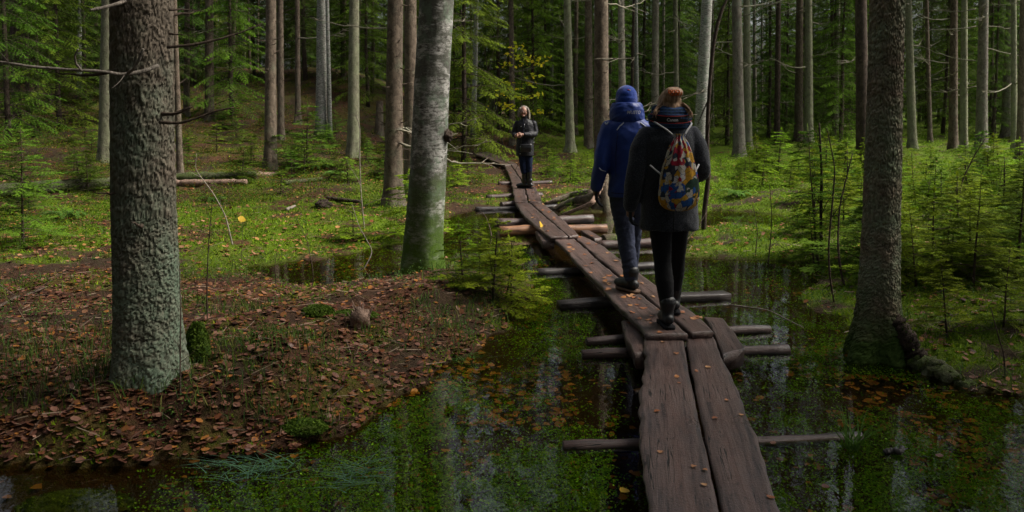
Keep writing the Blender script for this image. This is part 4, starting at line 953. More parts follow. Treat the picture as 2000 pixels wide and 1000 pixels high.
def plate_field(u, z, cw, ch, per, seed):
    """jittered cells on the unrolled trunk: crack mask 0..1 and a random number per cell"""
    nu = max(3, int(round(per/cw))); gu, gz = u/per*nu, z/ch
    iu, iz = np.floor(gu), np.floor(gz); f1 = np.full(u.shape, 9.); f2 = np.full(u.shape, 9.); idr = np.zeros(u.shape)
    for a in (-1, 0, 1):
        for b_ in (-1, 0, 1):
            cu, cz = iu+a, iz+b_; wu = cu % nu
            d = np.hypot(cu+.12+.76*_hash(wu, cz, seed)-gu, cz+.12+.76*_hash(wu, cz, seed+5)-gz)
            r = _hash(wu, cz, seed+9); m = d < f1
            f2 = np.where(m, f1, np.minimum(f2, d)); idr = np.where(m, r, idr); f1 = np.where(m, d, f1)
    return np.clip((f2-f1)/.28, 0, 1), idr
def trunk_mesh(name, rng, H, r, topdx, topdy, mat, seg=20, flare=.45, roots=5, rings=None, bumpy=.02, taper=.75, curve=0.0, dense_to=None, plates=None):
    if rings is None:
        zz = np.concatenate([np.linspace(0, .8, 9), np.linspace(1.1, H, 16)])
    else:
        zz = np.concatenate([np.linspace(0, 1.0, rings//3), np.linspace(1.03, dense_to, rings*2//3), np.linspace(dense_to+.5, H, 12)])
    th = np.arange(seg)/seg*2*math.pi
    ph = rng.random(4)*6.28
    zr = zz[:, None]; tr = th[None]
    rr = r*(1-taper*(zr/H)**.9)*np.ones_like(tr)
    rr = rr*(1+flare*np.exp(-zr/.16)*(1+.7*np.cos(roots*tr+ph[0])+.5*np.cos(2*tr+ph[1])) + .35*flare*np.exp(-zr/.6))
    rr = rr*(1+bumpy*(np.sin(3*tr+zr*2.3+ph[1])+.7*np.sin(5*tr-zr*3.1+ph[2])) + bumpy*1.6*(fbm(np.cos(tr)*3+zr*0, np.sin(tr)*3+zr*5, int(ph[3]*100))-.5))
    colr = None
    if plates:
        cw, ch, amp, sd_ = plates; U = tr*r*np.ones_like(zr); Z = zr*np.ones_like(tr); per = 2*math.pi*r
        wu = (fbm(np.cos(tr)*9+Z*14, np.sin(tr)*9+Z*9, sd_+3)-.5)*cw*2.2; wz = (fbm(np.sin(tr)*9+Z*11, np.cos(tr)*9-Z*13, sd_+4)-.5)*ch*2.2
        e1, c1 = plate_field(U+wu+5*per, Z+wz+9, cw, ch, per, sd_); e2, c2 = plate_field(U+wz+5*per, Z+wu+9, cw*.45, ch*.45, per, sd_+20)
        e = np.clip(sstep(e1)*.75+.25*sstep(e2)*sstep(e1*2), 0, 1); big = fbm(np.cos(tr)*2.5+Z*1.7, np.sin(tr)*2.5, sd_+8)
        rr = rr + amp*((e-.6)*.9+(c1-.5)*1.1*sstep(e1*1.5)+(c2-.5)*.4)*(.5+big)
        colr = np.stack([e, .6*c1+.4*c2, 0*e], -1).reshape(-1, 3)
    s = zr/H
    cx = topdx*s + curve*np.sin(s*math.pi*1.3)*.5; cy = topdy*s
    V = np.stack([cx+rr*np.cos(tr), cy+rr*np.sin(tr), zr-.25*np.exp(-zr/.05)*np.ones_like(tr)+0*tr], -1).reshape(-1, 3)
    n = len(zz); i = np.arange(n-1)[:, None]*seg; j = np.arange(seg)[None]
    Q = np.stack([i+j, i+(j+1) % seg, i+seg+(j+1) % seg, i+seg+j], -1).reshape(-1, 4)
    return mesh_np(name, V, Q, mat, True, colr)

def tree(px, d, px_top, w, kind, label, py=None, H=None, crown=True, dead=(0, 0), deadz=(1.6, 9), name=None, group=None, flare=.35, lab_cat='tree', stubs=0, near=False, curve=0.0, deadscale=1.0):
    rng = np.random.default_rng(int(abs(px*13+d*7)))
    base = hit(px, py) if py else Vector(((px-PX0)/F*d*1.0, d, 0))
    if not py: base.x = atd(px, 300, d).x; base.z = h1(base.x, base.y)
    d = base.y
    ptop = atd(px_top, 0, d); zt = max(ptop.z-base.z, 1.0); slope = (ptop.x-base.x)/zt
    slope = max(-.13, min(.13, slope)) if not near else slope
    H = H or 17+rng.random()*5
    r = w*d/F/2
    nm = name or {'b': 'birch_tree', 'a': 'alder_tree'}.get(kind[0], 'spruce_tree')
    mats = {'s': 'bark', 'g': 'bark_grey', 'l': 'bark_lichen', 'd': 'bark_dark', 'b': 'birch_far', 'B': 'birch', 'N': 'bark_near', 'a': 'bark_alder'}
    mk = 'B' if kind == 'bN' else ('N' if kind == 'sN' else kind[0]) if kind != 'sg' else 'g'
    if kind == 'sl': mk = 'l'
    if kind == 'sd': mk = 'd'
    root = empty(nm, base-Vector((0, 0, .10 if near else .03)), 0, label, lab_cat, group)
    lean = slope*H*(1.0 if near else .9)
    if near: me = trunk_mesh('trunk', rng, H, r, lean, 0, M[mats[mk]], 150, flare, 5, 420, .022, .6, curve, 4.2, {'N': (.034, .046, .006, 3), 'a': (.045, .026, .006, 11)}.get(mk))
    else: me = trunk_mesh('trunk', rng, H, r, lean, rng.normal()*.02*H, M[mats[mk]], 18, flare, 4+int(rng.random()*3), curve=curve)
    obj('trunk', me, root)
    def axis(z): s = z/H; return Vector((lean*s+curve*math.sin(s*math.pi*1.3)*.5, 0, z)), r*(1-.75*s)
    if crown and kind[0] != 'b':
        cw, cf = CROWNS[int(rng.random()*3)]
        cz = H-12.0*(.75+.2*rng.random()); sc = (H+.5-cz)/12.5
        p, _ = axis(cz); a = rng.random()*6.28
        c = obj('crown', cf, root, p, kind='stuff'); cs = sc*(.62 if d < 24 else .95); c.scale = (cs, cs, sc); c.rotation_euler = (0, 0, a)
        cwo = obj('crown_limbs', cw, root, p, kind='stuff'); cwo.scale = c.scale; cwo.rotation_euler = c.rotation_euler
    elif crown:
        cf, cw = BIRCHC
        p, _ = axis(H*.5); c = obj('crown', cf, root, p, kind='stuff'); c.rotation_euler = (0, 0, rng.random()*6.28)
        cwo = obj('crown_limbs', cw, root, p, kind='stuff'); cwo.rotation_euler = c.rotation_euler
    nd_ = int(dead[0]+rng.random()*(dead[1]-dead[0]+1)) if dead[1] else 0
    for k in range(nd_+stubs):
        z = deadz[0]+(deadz[1]-deadz[0])*rng.random(); p, rr = axis(z); a = rng.random()*6.28
        me = DEAD[int(rng.random()*8)][0] if k < nd_ else DEAD[8+int(rng.random()*3)][0]
        o = obj('dead_branch' if k < nd_ else 'branch_stub', me, root)
        o.location = p+Vector((math.cos(a), math.sin(a), 0))*rr*.9
        o.rotation_euler = (rng.normal()*.4, rng.normal()*.15-.05, a); sc = (.7+.6*rng.random())*(deadscale if k < nd_ else 1)
        o.scale = (sc, sc, sc*1.0)
    return root
# airy birch crown
rng = np.random.default_rng(77); mb = MB(); LP = []
for k in range(26):
    z = 9.5*rng.random(); az = rng.random()*6.28; l = (2.6-.17*z)*(.6+.5*rng.random()); t = np.linspace(0, 1, 7)[:, None]
    B = np.array([0, 0, z])+np.array([math.cos(az)*l, math.sin(az)*l, 0])*t+np.array([0, 0, 1.])*(l*.9*t-.5*l*t*t)
    mb.tube(B, .03*(1-.85*t[:, 0]), 4, True); 
    for q in range(42):
        i = rng.random(); LP.append(B[int(1+i*5.9)]+rng.normal(size=3)*.28)
LP = np.array(LP)
def leaf_cloud(name, P, size, rng, cols, mat, flat=.0):
    n = len(P); a = norm(rng.normal(size=(n, 3))); a[:, 2] *= (1-flat); a = norm(a)
    b_ = norm(np.cross(a, norm(rng.normal(size=(n, 3))*np.array([1-flat, 1-flat, 1]))))
    s = (size*(.6+.7*rng.random(n)))[:, None]
    V = np.stack([P-a*s*.5, P+b_*s*.33, P+a*s*.55, P-b_*s*.33], 1).reshape(-1, 3)
    cols = np.asarray(cols); c = cols[(rng.random(n)*len(cols)).astype(int)]*(.75+.5*rng.random((n, 1)))
    return mesh_np(name, V, np.arange(len(V)).reshape(-1, 4), mat, False, np.repeat(c, 4, 0))
BIRCHC = (leaf_cloud('birch_crown', LP, np.full(len(LP), .10), rng, [(.25, .2, .03), (.16, .16, .03), (.3, .2, .03)], M['plants']), mb.mesh('birch_limbs', M['dark_twig']))

# ---------------------------------------------------------------- the trees one can tell apart
tree(288, 4.5, 275, 120, 'sN', 'massive lichen crusted spruce trunk in the left foreground', py=731, near=True, flare=.26, H=21, stubs=26, deadz=(.9, 4.5))
tree(823, 7.0, 852, 74, 'bN', 'thick mossy birch with dark burl in front of the black jacket person', py=528, near=True, flare=.32, H=19, stubs=0)
tree(1715, 5.8, 1733, 68, 'aN', 'dark flaking alder trunk standing in the pond with a root arching right', py=672, near=True, flare=.95, H=18, crown=True)
tree(768, 13.5, 771, 36, 's', 'brown knotty spruce directly left of the mossy birch', py=405, stubs=30, deadz=(.8, 5), dead=(3, 4), flare=.5)
tree(803, 16.5, 802, 28, 's', 'brown spruce squeezed between the knotty spruce and the mossy birch', py=375, stubs=14, deadz=(1, 6), dead=(3, 4))
tree(205, 20, 206, 26, 'sl', 'pale barked tree just left of the massive foreground trunk', py=318, name='pale_tree', crown=True)
tree(352, 15, 340, 12, 's', 'thin spruce stem hidden half behind the massive foreground trunk', py=345, dead=(1, 1), stubs=8)
tree(528, 18.6, 528, 24, 's', 'straight brown spruce beside the end of the fallen logs', py=330, stubs=22, deadz=(.8, 7), dead=(2, 3))
tree(549, 27, 546, 13, 's', 'slimmer spruce right behind the straight brown spruce', py=272, stubs=10, dead=(3, 4))
tree(582, 31, 581, 11, 's', 'slender dark spruce with spreading root base on the brown slope', py=242, flare=.8, dead=(3, 4))
tree(627, 27, 627, 22, 'b', 'white speckled birch standing on the slope left of centre', py=268)
tree(645, 26, 640, 9, 'b', 'thin grey birch stem leaning on the white speckled birch', py=272)
tree(690, 24, 690, 24, 'sl', 'smooth greenish trunk between the white birch and the knotty spruce', py=305, name='aspen_tree', dead=(0, 1))
tree(409, 30, 408, 18, 's', 'spruce trunk on the left slope above the undergrowth', py=236, stubs=8, dead=(4, 5))
tree(364, 32, 366, 12, 's', 'thin rough spruce on the left slope close to the massive trunk', py=226, dead=(4, 5))
tree(325, 40, 318, 9, 'b', 'distant pale birch at the top edge left of the massive trunk', None)
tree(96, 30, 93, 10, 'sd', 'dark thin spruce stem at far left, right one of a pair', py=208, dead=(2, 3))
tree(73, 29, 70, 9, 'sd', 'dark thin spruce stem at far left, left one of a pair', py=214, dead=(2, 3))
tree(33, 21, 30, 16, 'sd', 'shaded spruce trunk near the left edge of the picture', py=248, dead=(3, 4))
tree(160, 36, 157, 10, 'b', 'faint birch stem seen left of the pale barked tree', None)
tree(924, 33, 932, 11, 'b', 'mottled birch rising at the far end of the boardwalk', py=274)
tree(1001, 27.5, 998, 12, 's', 'slim spruce directly behind the black jacket person\'s shoulder', py=285, dead=(5, 6), deadz=(2.5, 8))
tree(1032, 38, 1032, 9, 's', 'thin spruce right of the black jacket person\'s head', None, dead=(3, 4))
tree(1076, 36, 1071, 8, 'b', 'slender white birch right of the black jacket person', py=246, curve=.3)
tree(1096, 33, 1096, 4, 'sd', 'reddish pole thin stem beside the slender white birch', py=252, crown=False, H=9, name='thin_stem')
tree(1114, 27.5, 1106, 18, 'sl', 'smooth grey green spruce between the black jacket person and the blue jacket walker', py=297, flare=.5, dead=(5, 6), deadz=(2, 8))
tree(1150, 26, 1149, 18, 's', 'brown spruce hiding behind the stout rooted spruce', py=288, dead=(6, 7), deadz=(2, 7))
tree(1176, 13.9, 1172, 32, 's', 'stout spruce with exposed roots left of the blue jacket walker', py=402, flare=.55, stubs=12, dead=(6, 7), deadz=(1.5, 6))
tree(1217, 29, 1213, 16, 'sg', 'grey spruce rising above the blue jacket walker\'s blue hat', None, dead=(6, 7), deadz=(2, 8))
tree(1244, 37, 1242, 10, 'b', 'bright white birch above and right of the blue hat', None)
tree(1232, 36, 1238, 8, 'sd', 'purplish blotched stem touching the bright white birch', None, name='blotched_tree', crown=False, H=12)
tree(1279, 33, 1280, 16, 'sg', 'shadowed grey spruce between the two walkers\' heads', None, dead=(5, 6), deadz=(2, 9))
tree(1322, 33, 1319, 12, 'sl', 'lichen yellow thin trunk above the orange hair clip', None, dead=(4, 5), deadz=(2, 9))
tree(1294, 42, 1296, 7, 'sg', 'faint grey stem far behind the orange hair clip', None)
tree(1364, 19, 1383, 25, 'b', 'leaning silver birch right of the wool coat walker\'s shoulder', py=330, flare=.3)
tree(1444, 26, 1439, 23, 'sg', 'grey spruce right of the leaning silver birch, bark lit on one side', py=306, dead=(7, 8), deadz=(2, 7), stubs=8, deadscale=1.15)
tree(1461, 31, 1457, 16, 'sl', 'pale spruce half behind the grey spruce', None, dead=(5, 6), deadz=(2, 8))
tree(1474, 44, 1472, 8, 'sg', 'thin purple grey stem behind the pale spruce', None)
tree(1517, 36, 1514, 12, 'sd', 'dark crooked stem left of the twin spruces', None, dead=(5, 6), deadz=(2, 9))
tree(1559, 36, 1557, 17, 's', 'brown trunk, left one of the twin spruces', None, dead=(7, 8), deadz=(2, 9))
tree(1579, 35, 1578, 18, 'sl', 'pale green trunk, right one of the twin spruces', None, dead=(7, 8), deadz=(2, 9), deadscale=1.2)
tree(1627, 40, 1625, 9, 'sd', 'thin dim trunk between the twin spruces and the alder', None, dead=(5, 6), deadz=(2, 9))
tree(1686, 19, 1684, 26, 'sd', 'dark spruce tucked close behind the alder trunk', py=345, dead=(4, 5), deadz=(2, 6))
tree(1782, 32, 1776, 17, 'sl', 'mossy spruce right of the alder, strung with bare branches', None, dead=(8, 8), deadz=(2, 8), deadscale=1.3)
tree(1816, 36, 1813, 9, 's', 'thin brown spruce next to the branchy mossy spruce', None, dead=(6, 7), deadz=(2, 9))
tree(1861, 32, 1859, 17, 's', 'brown spruce with long level dead branches at right', None, dead=(8, 8), deadz=(2, 8), deadscale=1.3)
tree(1882, 31, 1881, 15, 'sl', 'olive spruce touching the brown one at right', None, dead=(6, 7), deadz=(2, 8))
tree(1916, 25, 1914, 22, 'sg', 'silver grey spruce with flared base near the right edge', py=298, dead=(8, 8), deadz=(2, 7), deadscale=1.2, flare=.5)
tree(1963, 38, 1969, 18, 'sg', 'broad hazy grey trunk far behind near the right edge', None, dead=(4, 5), deadz=(2, 9))
tree(1981, 29, 1978, 12, 'sl', 'pale slim spruce beside the rightmost trunk', None, dead=(6, 7), deadz=(2, 7))
tree(1994, 27, 1996, 17, 's', 'rightmost spruce trunk at the picture edge', None, dead=(6, 7), deadz=(2, 7))

# more of the same wood, stems nobody could tell apart
rng = np.random.default_rng(5); cnt = 0
for k in range(400):
    d = 36+34*rng.random()**.8; px = -80+2160*rng.random()
    if 900 < px < 1100 and d < 44: continue
    tree(px, d, px+rng.normal()*5, (6+6*rng.random())*38/d, ['s', 'sd', 'sg', 'sl', 's', 'sd'][int(rng.random()*6)], 'slim spruce trunk deep in the background forest', None,
         dead=(2, 4), deadz=(1.5, 10), name='background_spruce', group='spruce trunks deep in the forest')
    cnt += 1
    if cnt >= 80: break
def understorey(px, d, k, s, label, group=None, xy=None):
    if xy: x, y = xy
    else: x = atd(px, 300, d).x; y = d
    r_ = empty('young_spruce', (x, y, h1(x, y)-.05), RNG.random()*6.28, label, 'tree', group)
    r_.scale = (s, s, s*(.9+.3*RNG.random()))
    obj('trunk', UNDER[k][0], r_); obj('crown', UNDER[k][1], r_, kind='stuff')
    return r_
rng = np.random.default_rng(6)
for k in range(150):
    d = 36+38*rng.random(); px = -150+2300*rng.random()
    understorey(px, d, int(rng.random()*5), .75+.45*rng.random(), 'dark bushy spruce filling the background between trunks', 'bushy background spruces')
for k in range(120):
    px = -260+2520*(k+rng.random()*.8)/120; understorey(px, 70+20*rng.random(), [1, 3, 3, 1, 4][int(rng.random()*5)], 1.25+.35*rng.random(), 'dark bushy spruce filling the background between trunks', 'bushy background spruces')
for px, d, k, s, lab in ((60, 30, 3, .8, 'tall shadowy spruce at far left behind the thin stem pair'), (170, 33, 1, .9, 'shadowy spruce between the thin stem pair and the pale barked tree'), (300, 29, 3, .75, 'tall shadowy spruce directly behind the massive trunk'), (385, 37, 1, .95, 'shadowy spruce behind the left slope trunk'), (500, 40, 3, .85, 'tall dim spruce left of the straight brown spruce'), (120, 27, 0, .9, 'bushy dark spruce behind the thin stems at far left'), (20, 24, 4, .85, 'drooping dark spruce at the left picture edge'), (250, 34, 1, .9, 'dark spruce showing above the massive left trunk'),
                    (455, 30, 0, .85, 'green spruce drooping between the left slope trunk and the straight spruce'), (585, 42, 1, .9, 'dark green spruce behind the white speckled birch'),
                    (905, 26, 4, .9, 'drooping green spruce beside the mossy birch'), (1040, 34, 0, .95, 'green spruce behind the black jacket person'), (975, 38, 1, 1.0, 'tall dark spruce at the end of the boardwalk'), (720, 36, 4, .9, 'dim spruce between the aspen and the knotty spruce'),
                    (1190, 38, 2, 1.1, 'fresh green spruce left of the blue hat'), (1420, 34, 2, 1.0, 'fresh green spruce behind the leaning birch'), (1500, 38, 0, 1.0, 'green spruce between the pale spruce and the dark crooked stem'), (1640, 36, 0, .95, 'green spruce left of the alder trunk'), (1840, 40, 4, 1.0, 'green spruce between the thin and the brown trunks at right')):
    understorey(px, d, k, s, lab)
# the wood goes on out of view; spruces added to shade the foreground
OUT = []; rng = np.random.default_rng(8); made = 0
for k in range(900):
    x, y = -22+44*rng.random(), -16+26*rng.random()
    if y > 0 and abs(x) < .66*y+3.4: continue
    if -.5 < x < 3.2 and y > -3.5: continue
    if x > 3 and y > 6.8: continue
    if math.hypot(x, y) < 3.2: continue
    if any(math.hypot(x-a, y-b_) < (2.0 if x < 1 else 3.3) for a, b_ in OUT): continue
    OUT.append((x, y)); made += 1
    t_ = empty('spruce_tree', (x, y, h1(x, y)-.05), rng.random()*6.28, 'tall unseen spruce beside or behind the camera, added to shade the foreground', 'tree', 'unseen shade spruces around the camera')
    obj('trunk', trunk_mesh('trunk', rng, 18, .17, 0, 0, M['bark']), t_)
    cw, cf = CROWNS[k % 3]
    c = obj('crown', cf, t_, (0, 0, 3.6), kind='stuff'); c.scale = (1.1, 1.1, 1.2)
    c2 = obj('crown_limbs', cw, t_, (0, 0, 3.6), kind='stuff'); c2.scale = c.scale
    if made >= 95: break

# ---------------------------------------------------------------- extra limbs, roots and burl of single trees
def by(label_part): return next(o for o in bpy.data.objects if label_part in o.get('label', ''))
def limb(parent, name, pts, r0, r1, mat, seg=8, noise_=.04, sm=4, seed=1, kids=0, kid_len=.25, lumpy=0.0):
    """tube through world points, smoothed, as a part of a thing"""
    P = np.array([tuple(p) for p in pts], float); P = resample(P, max(6, len(P)*sm))
    for _ in range(2): P[1:-1] = (P[:-2]+2*P[1:-1]+P[2:])/4
    rng = np.random.default_rng(seed); mb = MB(); org = np.array(parent.location) if parent else P[0]
    n = len(P); rad = np.linspace(r0, r1, n)*(1+.08*rng.normal(size=n))
    if lumpy: rad = rad*(1+lumpy*(2*fbm(np.arange(n)*.9, np.full(n, seed*.7), seed, 3)-1)); P = P+np.stack([0*rad, 0*rad, (fbm(np.arange(n)*.7, np.full(n, 3.3), seed+1, 2)-.5)*r0*lumpy*2.0], 1)
    mb.tube(P-org, rad, seg, True, noise_, rng)
    for k in range(kids):
        i = int(n*(.2+.75*rng.random())); i = min(i, n-2); d = norm(P[i+1]-P[i]+rng.normal(size=3)*np.array([.8, .5, .8])*np.linalg.norm(P[i+1]-P[i]))
        l = kid_len*(.4+.8*rng.random()); t = np.linspace(0, 1, 6)[:, None]
        mb.tube(P[i]-org+d*l*t+rng.normal(size=3)*.12*l*t*t, rad[i]*.5*(1-.75*t[:, 0]), max(4, seg-3), True)
    return mb.mesh(name, M[mat]), org
big = by('massive lichen')
for k, (pts, r0, r1, mt, kd) in enumerate((
    ([atd(308, 128, 4.36), atd(285, 138, 4.30), atd(262, 143, 4.26), atd(236, 146, 4.22), atd(200, 139, 4.15), atd(150, 137, 4.1), atd(60, 130, 4.0), atd(-30, 116, 3.9)], .011, .005, 'pale_twig', 2),
    ([atd(250, 143, 4.23), atd(262, 134, 4.20), atd(272, 116, 4.18), atd(280, 95, 4.17)], .009, .007, 'pale_twig', 0),
    ([atd(160, 139, 4.1), atd(148, 124, 4.08), atd(146, 108, 4.06), atd(153, 96, 4.05)], .006, .004, 'pale_twig', 0),
    ([atd(326, 92, 4.42), atd(375, 88, 4.45), atd(430, 76, 4.5), atd(475, 62, 4.55), atd(512, 46, 4.6)], .009, .003, 'dark_twig', 2),
    ([atd(312, 239, 4.32), atd(350, 241, 4.3), atd(385, 231, 4.3), atd(420, 217, 4.3), atd(456, 210, 4.3)], .009, .004, 'dark_twig', 0),
    ([atd(176, 20, 4.2), atd(205, 14, 4.25), atd(235, 6, 4.3), atd(258, -4, 4.4)], .008, .010, 'pale_twig', 1),
    ([atd(330, 20, 4.45), atd(352, 18, 4.5), atd(400, 22, 4.6)], .006, .002, 'dark_twig', 1))):
    me, org = limb(big, 'dead_branch', pts, r0, r1, mt, 7, .05, 5, 50+k, kd, .12)
    obj('dead_branch', me, big)
ald = by('dark flaking alder'); ab = ald.location
def mossy(parent, pts, r0, r1, seed, n=700, mat='mossy_log', lab=None):
    me, org = limb(parent, 'root', pts, r0, r1, mat, 18, .10, 9, seed, 0, .2, .55); o = obj('root', me, parent, label=lab)
    rng = np.random.default_rng(seed); P = resample(np.array([tuple(q) for q in pts]), 60)-org; k = (rng.random(n)*60).astype(int); d = norm(rng.normal(size=(n, 3))); d[:, 2] = np.abs(d[:, 2])
    rr = np.interp(k, [0, 59], [r0, r1])[:, None]; obj('moss_tufts', leaf_cloud('moss_tufts', P[k]+d*rr*1.02, np.full(n, .024), rng, [(.03, .06, .008), (.06, .10, .010), (.05, .045, .02)], M['plants']), o, kind='stuff'); return o
mossy(ald, [ab+Vector((.03, -.10, .34)), ab+Vector((.11, -.19, .20)), ab+Vector((.17, -.24, .06)), ab+Vector((.20, -.26, -.06))], .045, .07, 61, 250, 'bark_dark')
mossy(ald, [ab+Vector((.16, -.10, .03)), at(1800, 716, .0), at(1845, 738, .0), at(1890, 762, -.03), at(1930, 785, -.06)], .095, .05, 62, 900, lab='moss covered root lying along the water edge')
mossy(ald, [ab+Vector((-.05, -.05, .12)), ab+Vector((-.15, -.10, .0)), ab+Vector((-.24, -.14, -.08))], .06, .04, 63, 300)
rs = by('stout spruce with exposed'); rb = rs.location
for k, (pp, r0) in enumerate((([(1150, 388), (1120, 392), (1095, 402), (1078, 412)], .10), ([(1158, 396), (1140, 404), (1118, 412), (1098, 420)], .06), ([(1166, 395), (1150, 405), (1140, 418)], .05), ([(1150, 376), (1115, 380), (1085, 392), (1062, 400)], .09))):
    pts = [rb+Vector((-.05, -.1, .42-.06*k))]+[at(x, y, [.24, .15, .06, -.03][min(q+max(0, 4-len(pp)), 3)]) for q, (x, y) in enumerate(pp)]
    me, _ = limb(rs, 'root', pts, r0, r0*.45, 'bark' if k != 1 else 'bare_log', 9, .07, 4, 70+k); obj('root', me, rs)
bi = by('thick mossy birch')
def blob(rng, n=18, m=12, amp=.25, sq=(1, 1, 1)):
    th = np.linspace(0, math.pi, m)[:, None]; ph = np.arange(n)[None]/n*2*math.pi
    d = np.stack([np.sin(th)*np.cos(ph), np.sin(th)*np.sin(ph), np.cos(th)+0*ph], -1)
    r = 1+amp*(fbm(d[..., 0]*2.3+9+rng.random()*50, d[..., 1]*2.3+d[..., 2]*3.1+9, 3)-.5)*2
    V = (d*r[..., None]*np.array(sq)).reshape(-1, 3)
    i = np.arange(m-1)[:, None]*n; j = np.arange(n)[None]
    return V, np.stack([i+j, i+n+j, i+n+(j+1) % n, i+(j+1) % n], -1).reshape(-1, 4)
rng = np.random.default_rng(3); mb = MB()
bp = np.array(atd(872, 264, bi.location.y-.04))-np.array(bi.location)
for (dx, dz, s) in ((0, 0, .062), (-.055, .03, .046), (.015, -.03, .045)):
    V, Q = blob(rng, 18, 12, .5); mb.add(V*s+bp+np.array([dx, -.01, dz]), Q)
obj('burl', mb.mesh('burl', M['bark_dark']), bi, label='dark knobbly burl on the right side of the birch')

# ---------------------------------------------------------------- fallen logs, stumps, poles
def log(name, p0, p1, r0, r1, mat, label, lift=.95, cat='log', group=None, seg=14, kids=0, seed=2):
    a, b_ = hit(*p0), hit(*p1); a.z += r0*lift; b_.z += r1*lift
    mid = [a.lerp(b_, t) for t in np.linspace(0, 1, 6)]
    for m_ in mid[1:-1]: m_.z = max(m_.z, h1(m_.x, m_.y)+r0*.35)
    me, org = limb(None, name, mid, r0, r1, mat, seg, .05, 4, seed, kids, .6)
    return obj(name, me, None, org, label=label, cat=cat, group=group)
log('fallen_log', (-60, 392), (236, 368), .14, .12, 'mossy_log', 'dark mossy fallen log left of the massive trunk', seed=4)
log('fallen_log', (340, 356), (500, 350), .10, .085, 'mossy_log', 'moss capped fallen log right of the massive trunk, rear one', seed=5)
log('fallen_log', (480, 352), (548, 344), .07, .05, 'bare_log', 'thin end of a fallen log at the straight brown spruce', seed=15)
log('fallen_log', (338, 366), (482, 361), .075, .06, 'bare_log', 'bare pinkish fallen log right of the massive trunk, front one', seed=6)
log('fallen_log', (555, 362), (628, 353), .05, .04, 'mossy_log', 'small grey log in the grass right of the straight spruce', seed=7)
log('fallen_log', (885, 216), (968, 213), .14, .10, 'birch_far', 'whitish fallen birch log in the far clearing, left of the black jacket person', kids=6, seed=8)
log('fallen_log', (1035, 217), (1080, 214), .11, .08, 'birch_far', 'whitish fallen birch log in the far clearing, right of the black jacket person', kids=4, seed=9)
log('fallen_log', (900, 278), (950, 277), .09, .07, 'bare_log', 'pale log lying across the end of the boardwalk', seed=10)
log('fallen_branch', (560, 414), (576, 405), .03, .02, 'pale_twig', 'short grey stick lying on the bright moss', cat='stick', seed=11, seg=8)
log('fallen_branch', (-20, 610), (92, 563), .014, .008, 'dark_twig', 'dead branch lying on leaves near the left edge', cat='branch', seed=12, seg=6, kids=3)
log('fallen_branch', (640, 392), (705, 398), .04, .03, 'bark_dark', 'dark rotten branch beside the knotty spruce', cat='branch', seed=13, seg=8)
p = hit(740, 265); s_ = empty('broken_stump', p, 0, 'tall broken off stump pole between aspen and knotty spruce', 'stump')
obj('trunk', trunk_mesh('trunk', np.random.default_rng(9), (265-198)*p.y/F, 8*p.y/F, .05, 0, M['bark'], 14, .3, 4, taper=.15), s_)
# leaning dead stem at the end of the boardwalk
a = hit(930, 272); me, org = limb(None, 'leaning_stem', [a, atd(942, 245, a.y-.3), atd(958, 212, a.y-.6), atd(972, 185, a.y-.9)], .14, .09, 'mossy_log', 9, .05, 4, 14)
obj('leaning_stem', me, None, org, label='leaning greenish dead stem at the end of the boardwalk', cat='stem')
def rotten(name, px, py, w, h, mat, label, cat='stump', seed=1, spikes=7):
    p = hit(px, py); rng = np.random.default_rng(seed); mb = MB()
    V, Q = blob(rng, 20, 12, .55, (w/2, w/2, h*.6)); mb.add(V+np.array([0, 0, h*.3]), Q)
    for k in range(spikes):
        a = rng.random()*6.28; r = w*.3*rng.random(); hh = h*(.6+.6*rng.random()); t = np.linspace(0, 1, 5)[:, None]
        mb.tube(np.array([math.cos(a)*r, math.sin(a)*r, 0])+np.array([rng.normal()*.25*w, 0, hh])*t, w*.12*(1.1-t[:, 0]), 5, True)
    return obj(name, mb.mesh(name, M[mat]), None, p, label=label, cat=cat)
rotten('rotten_stump', 1406, 246, .75, .75, 'bark_dark', 'dark jagged upturned stump behind the leaning silver birch', seed=2, spikes=12)
rotten('rotten_stump', 631, 408, .3, .16, 'bark_dark', 'small black rotten stump on the bright moss', seed=3, spikes=4)
rotten('grassy_tussock', 704, 640, .13, .16, 'bare_log', 'small shaggy brown tussock among leaves below the birch', 'tussock', 4, 26)
def cushion(px, py, w, h, label, seed, sy=1.0):
    p = hit(px, py); rng = np.random.default_rng(seed)
    V, Q = blob(rng, 36, 20, .35, (w/2, w/2*sy, h)); o = obj('moss_cushion', mesh_np('moss_cushion', V, Q, M['moss']), None, p, label=label, cat='moss')
    n = 900; d = norm(rng.normal(size=(n, 3))); d[:, 2] = np.abs(d[:, 2]); P = d*np.array([w/2, w/2*sy, h])*(1+.1*rng.random((n, 1)))
    t = leaf_cloud('tufts', P, np.full(n, .022), rng, [(.05, .09, .012), (.10, .16, .02)], M['plants']); obj('tufts', t, o, kind='stuff')
    return o
mm, nt, b = new_mat('moss'); co = coords(nt, 'Object'); n1 = noise(nt, co, 38, 5, .7); n2 = noise(nt, co, 6, 4)
c = mixc(nt, n1, (.014, .03, .004), (.085, .14, .016)); c = mixc(nt, ramp(nt, n2, [(.5, 0.0), (.7, .6)]), c, (.05, .035, .02))
nt.links.new(c, b.inputs['Base Color']); b.inputs['Roughness'].default_value = .95; bump(nt, b, n1, 1.0, .03); M['moss'] = mm
cushion(386, 700, .13, .20, 'tall moss cushion against the right foot of the massive trunk', 21)
cushion(150, 992, .5, .05, 'low bright moss patch at the bottom left corner', 22, .5)
cushion(690, 620, .35, .05, 'pale green moss cushion among the leaves of the left bank', 23, .6)
cushion(590, 840, .25, .04, 'mossy cushion at the water edge of the left bank', 24, .6)
cushion(620, 612, .22, .05, 'round moss hump behind the shaggy tussock', 25)

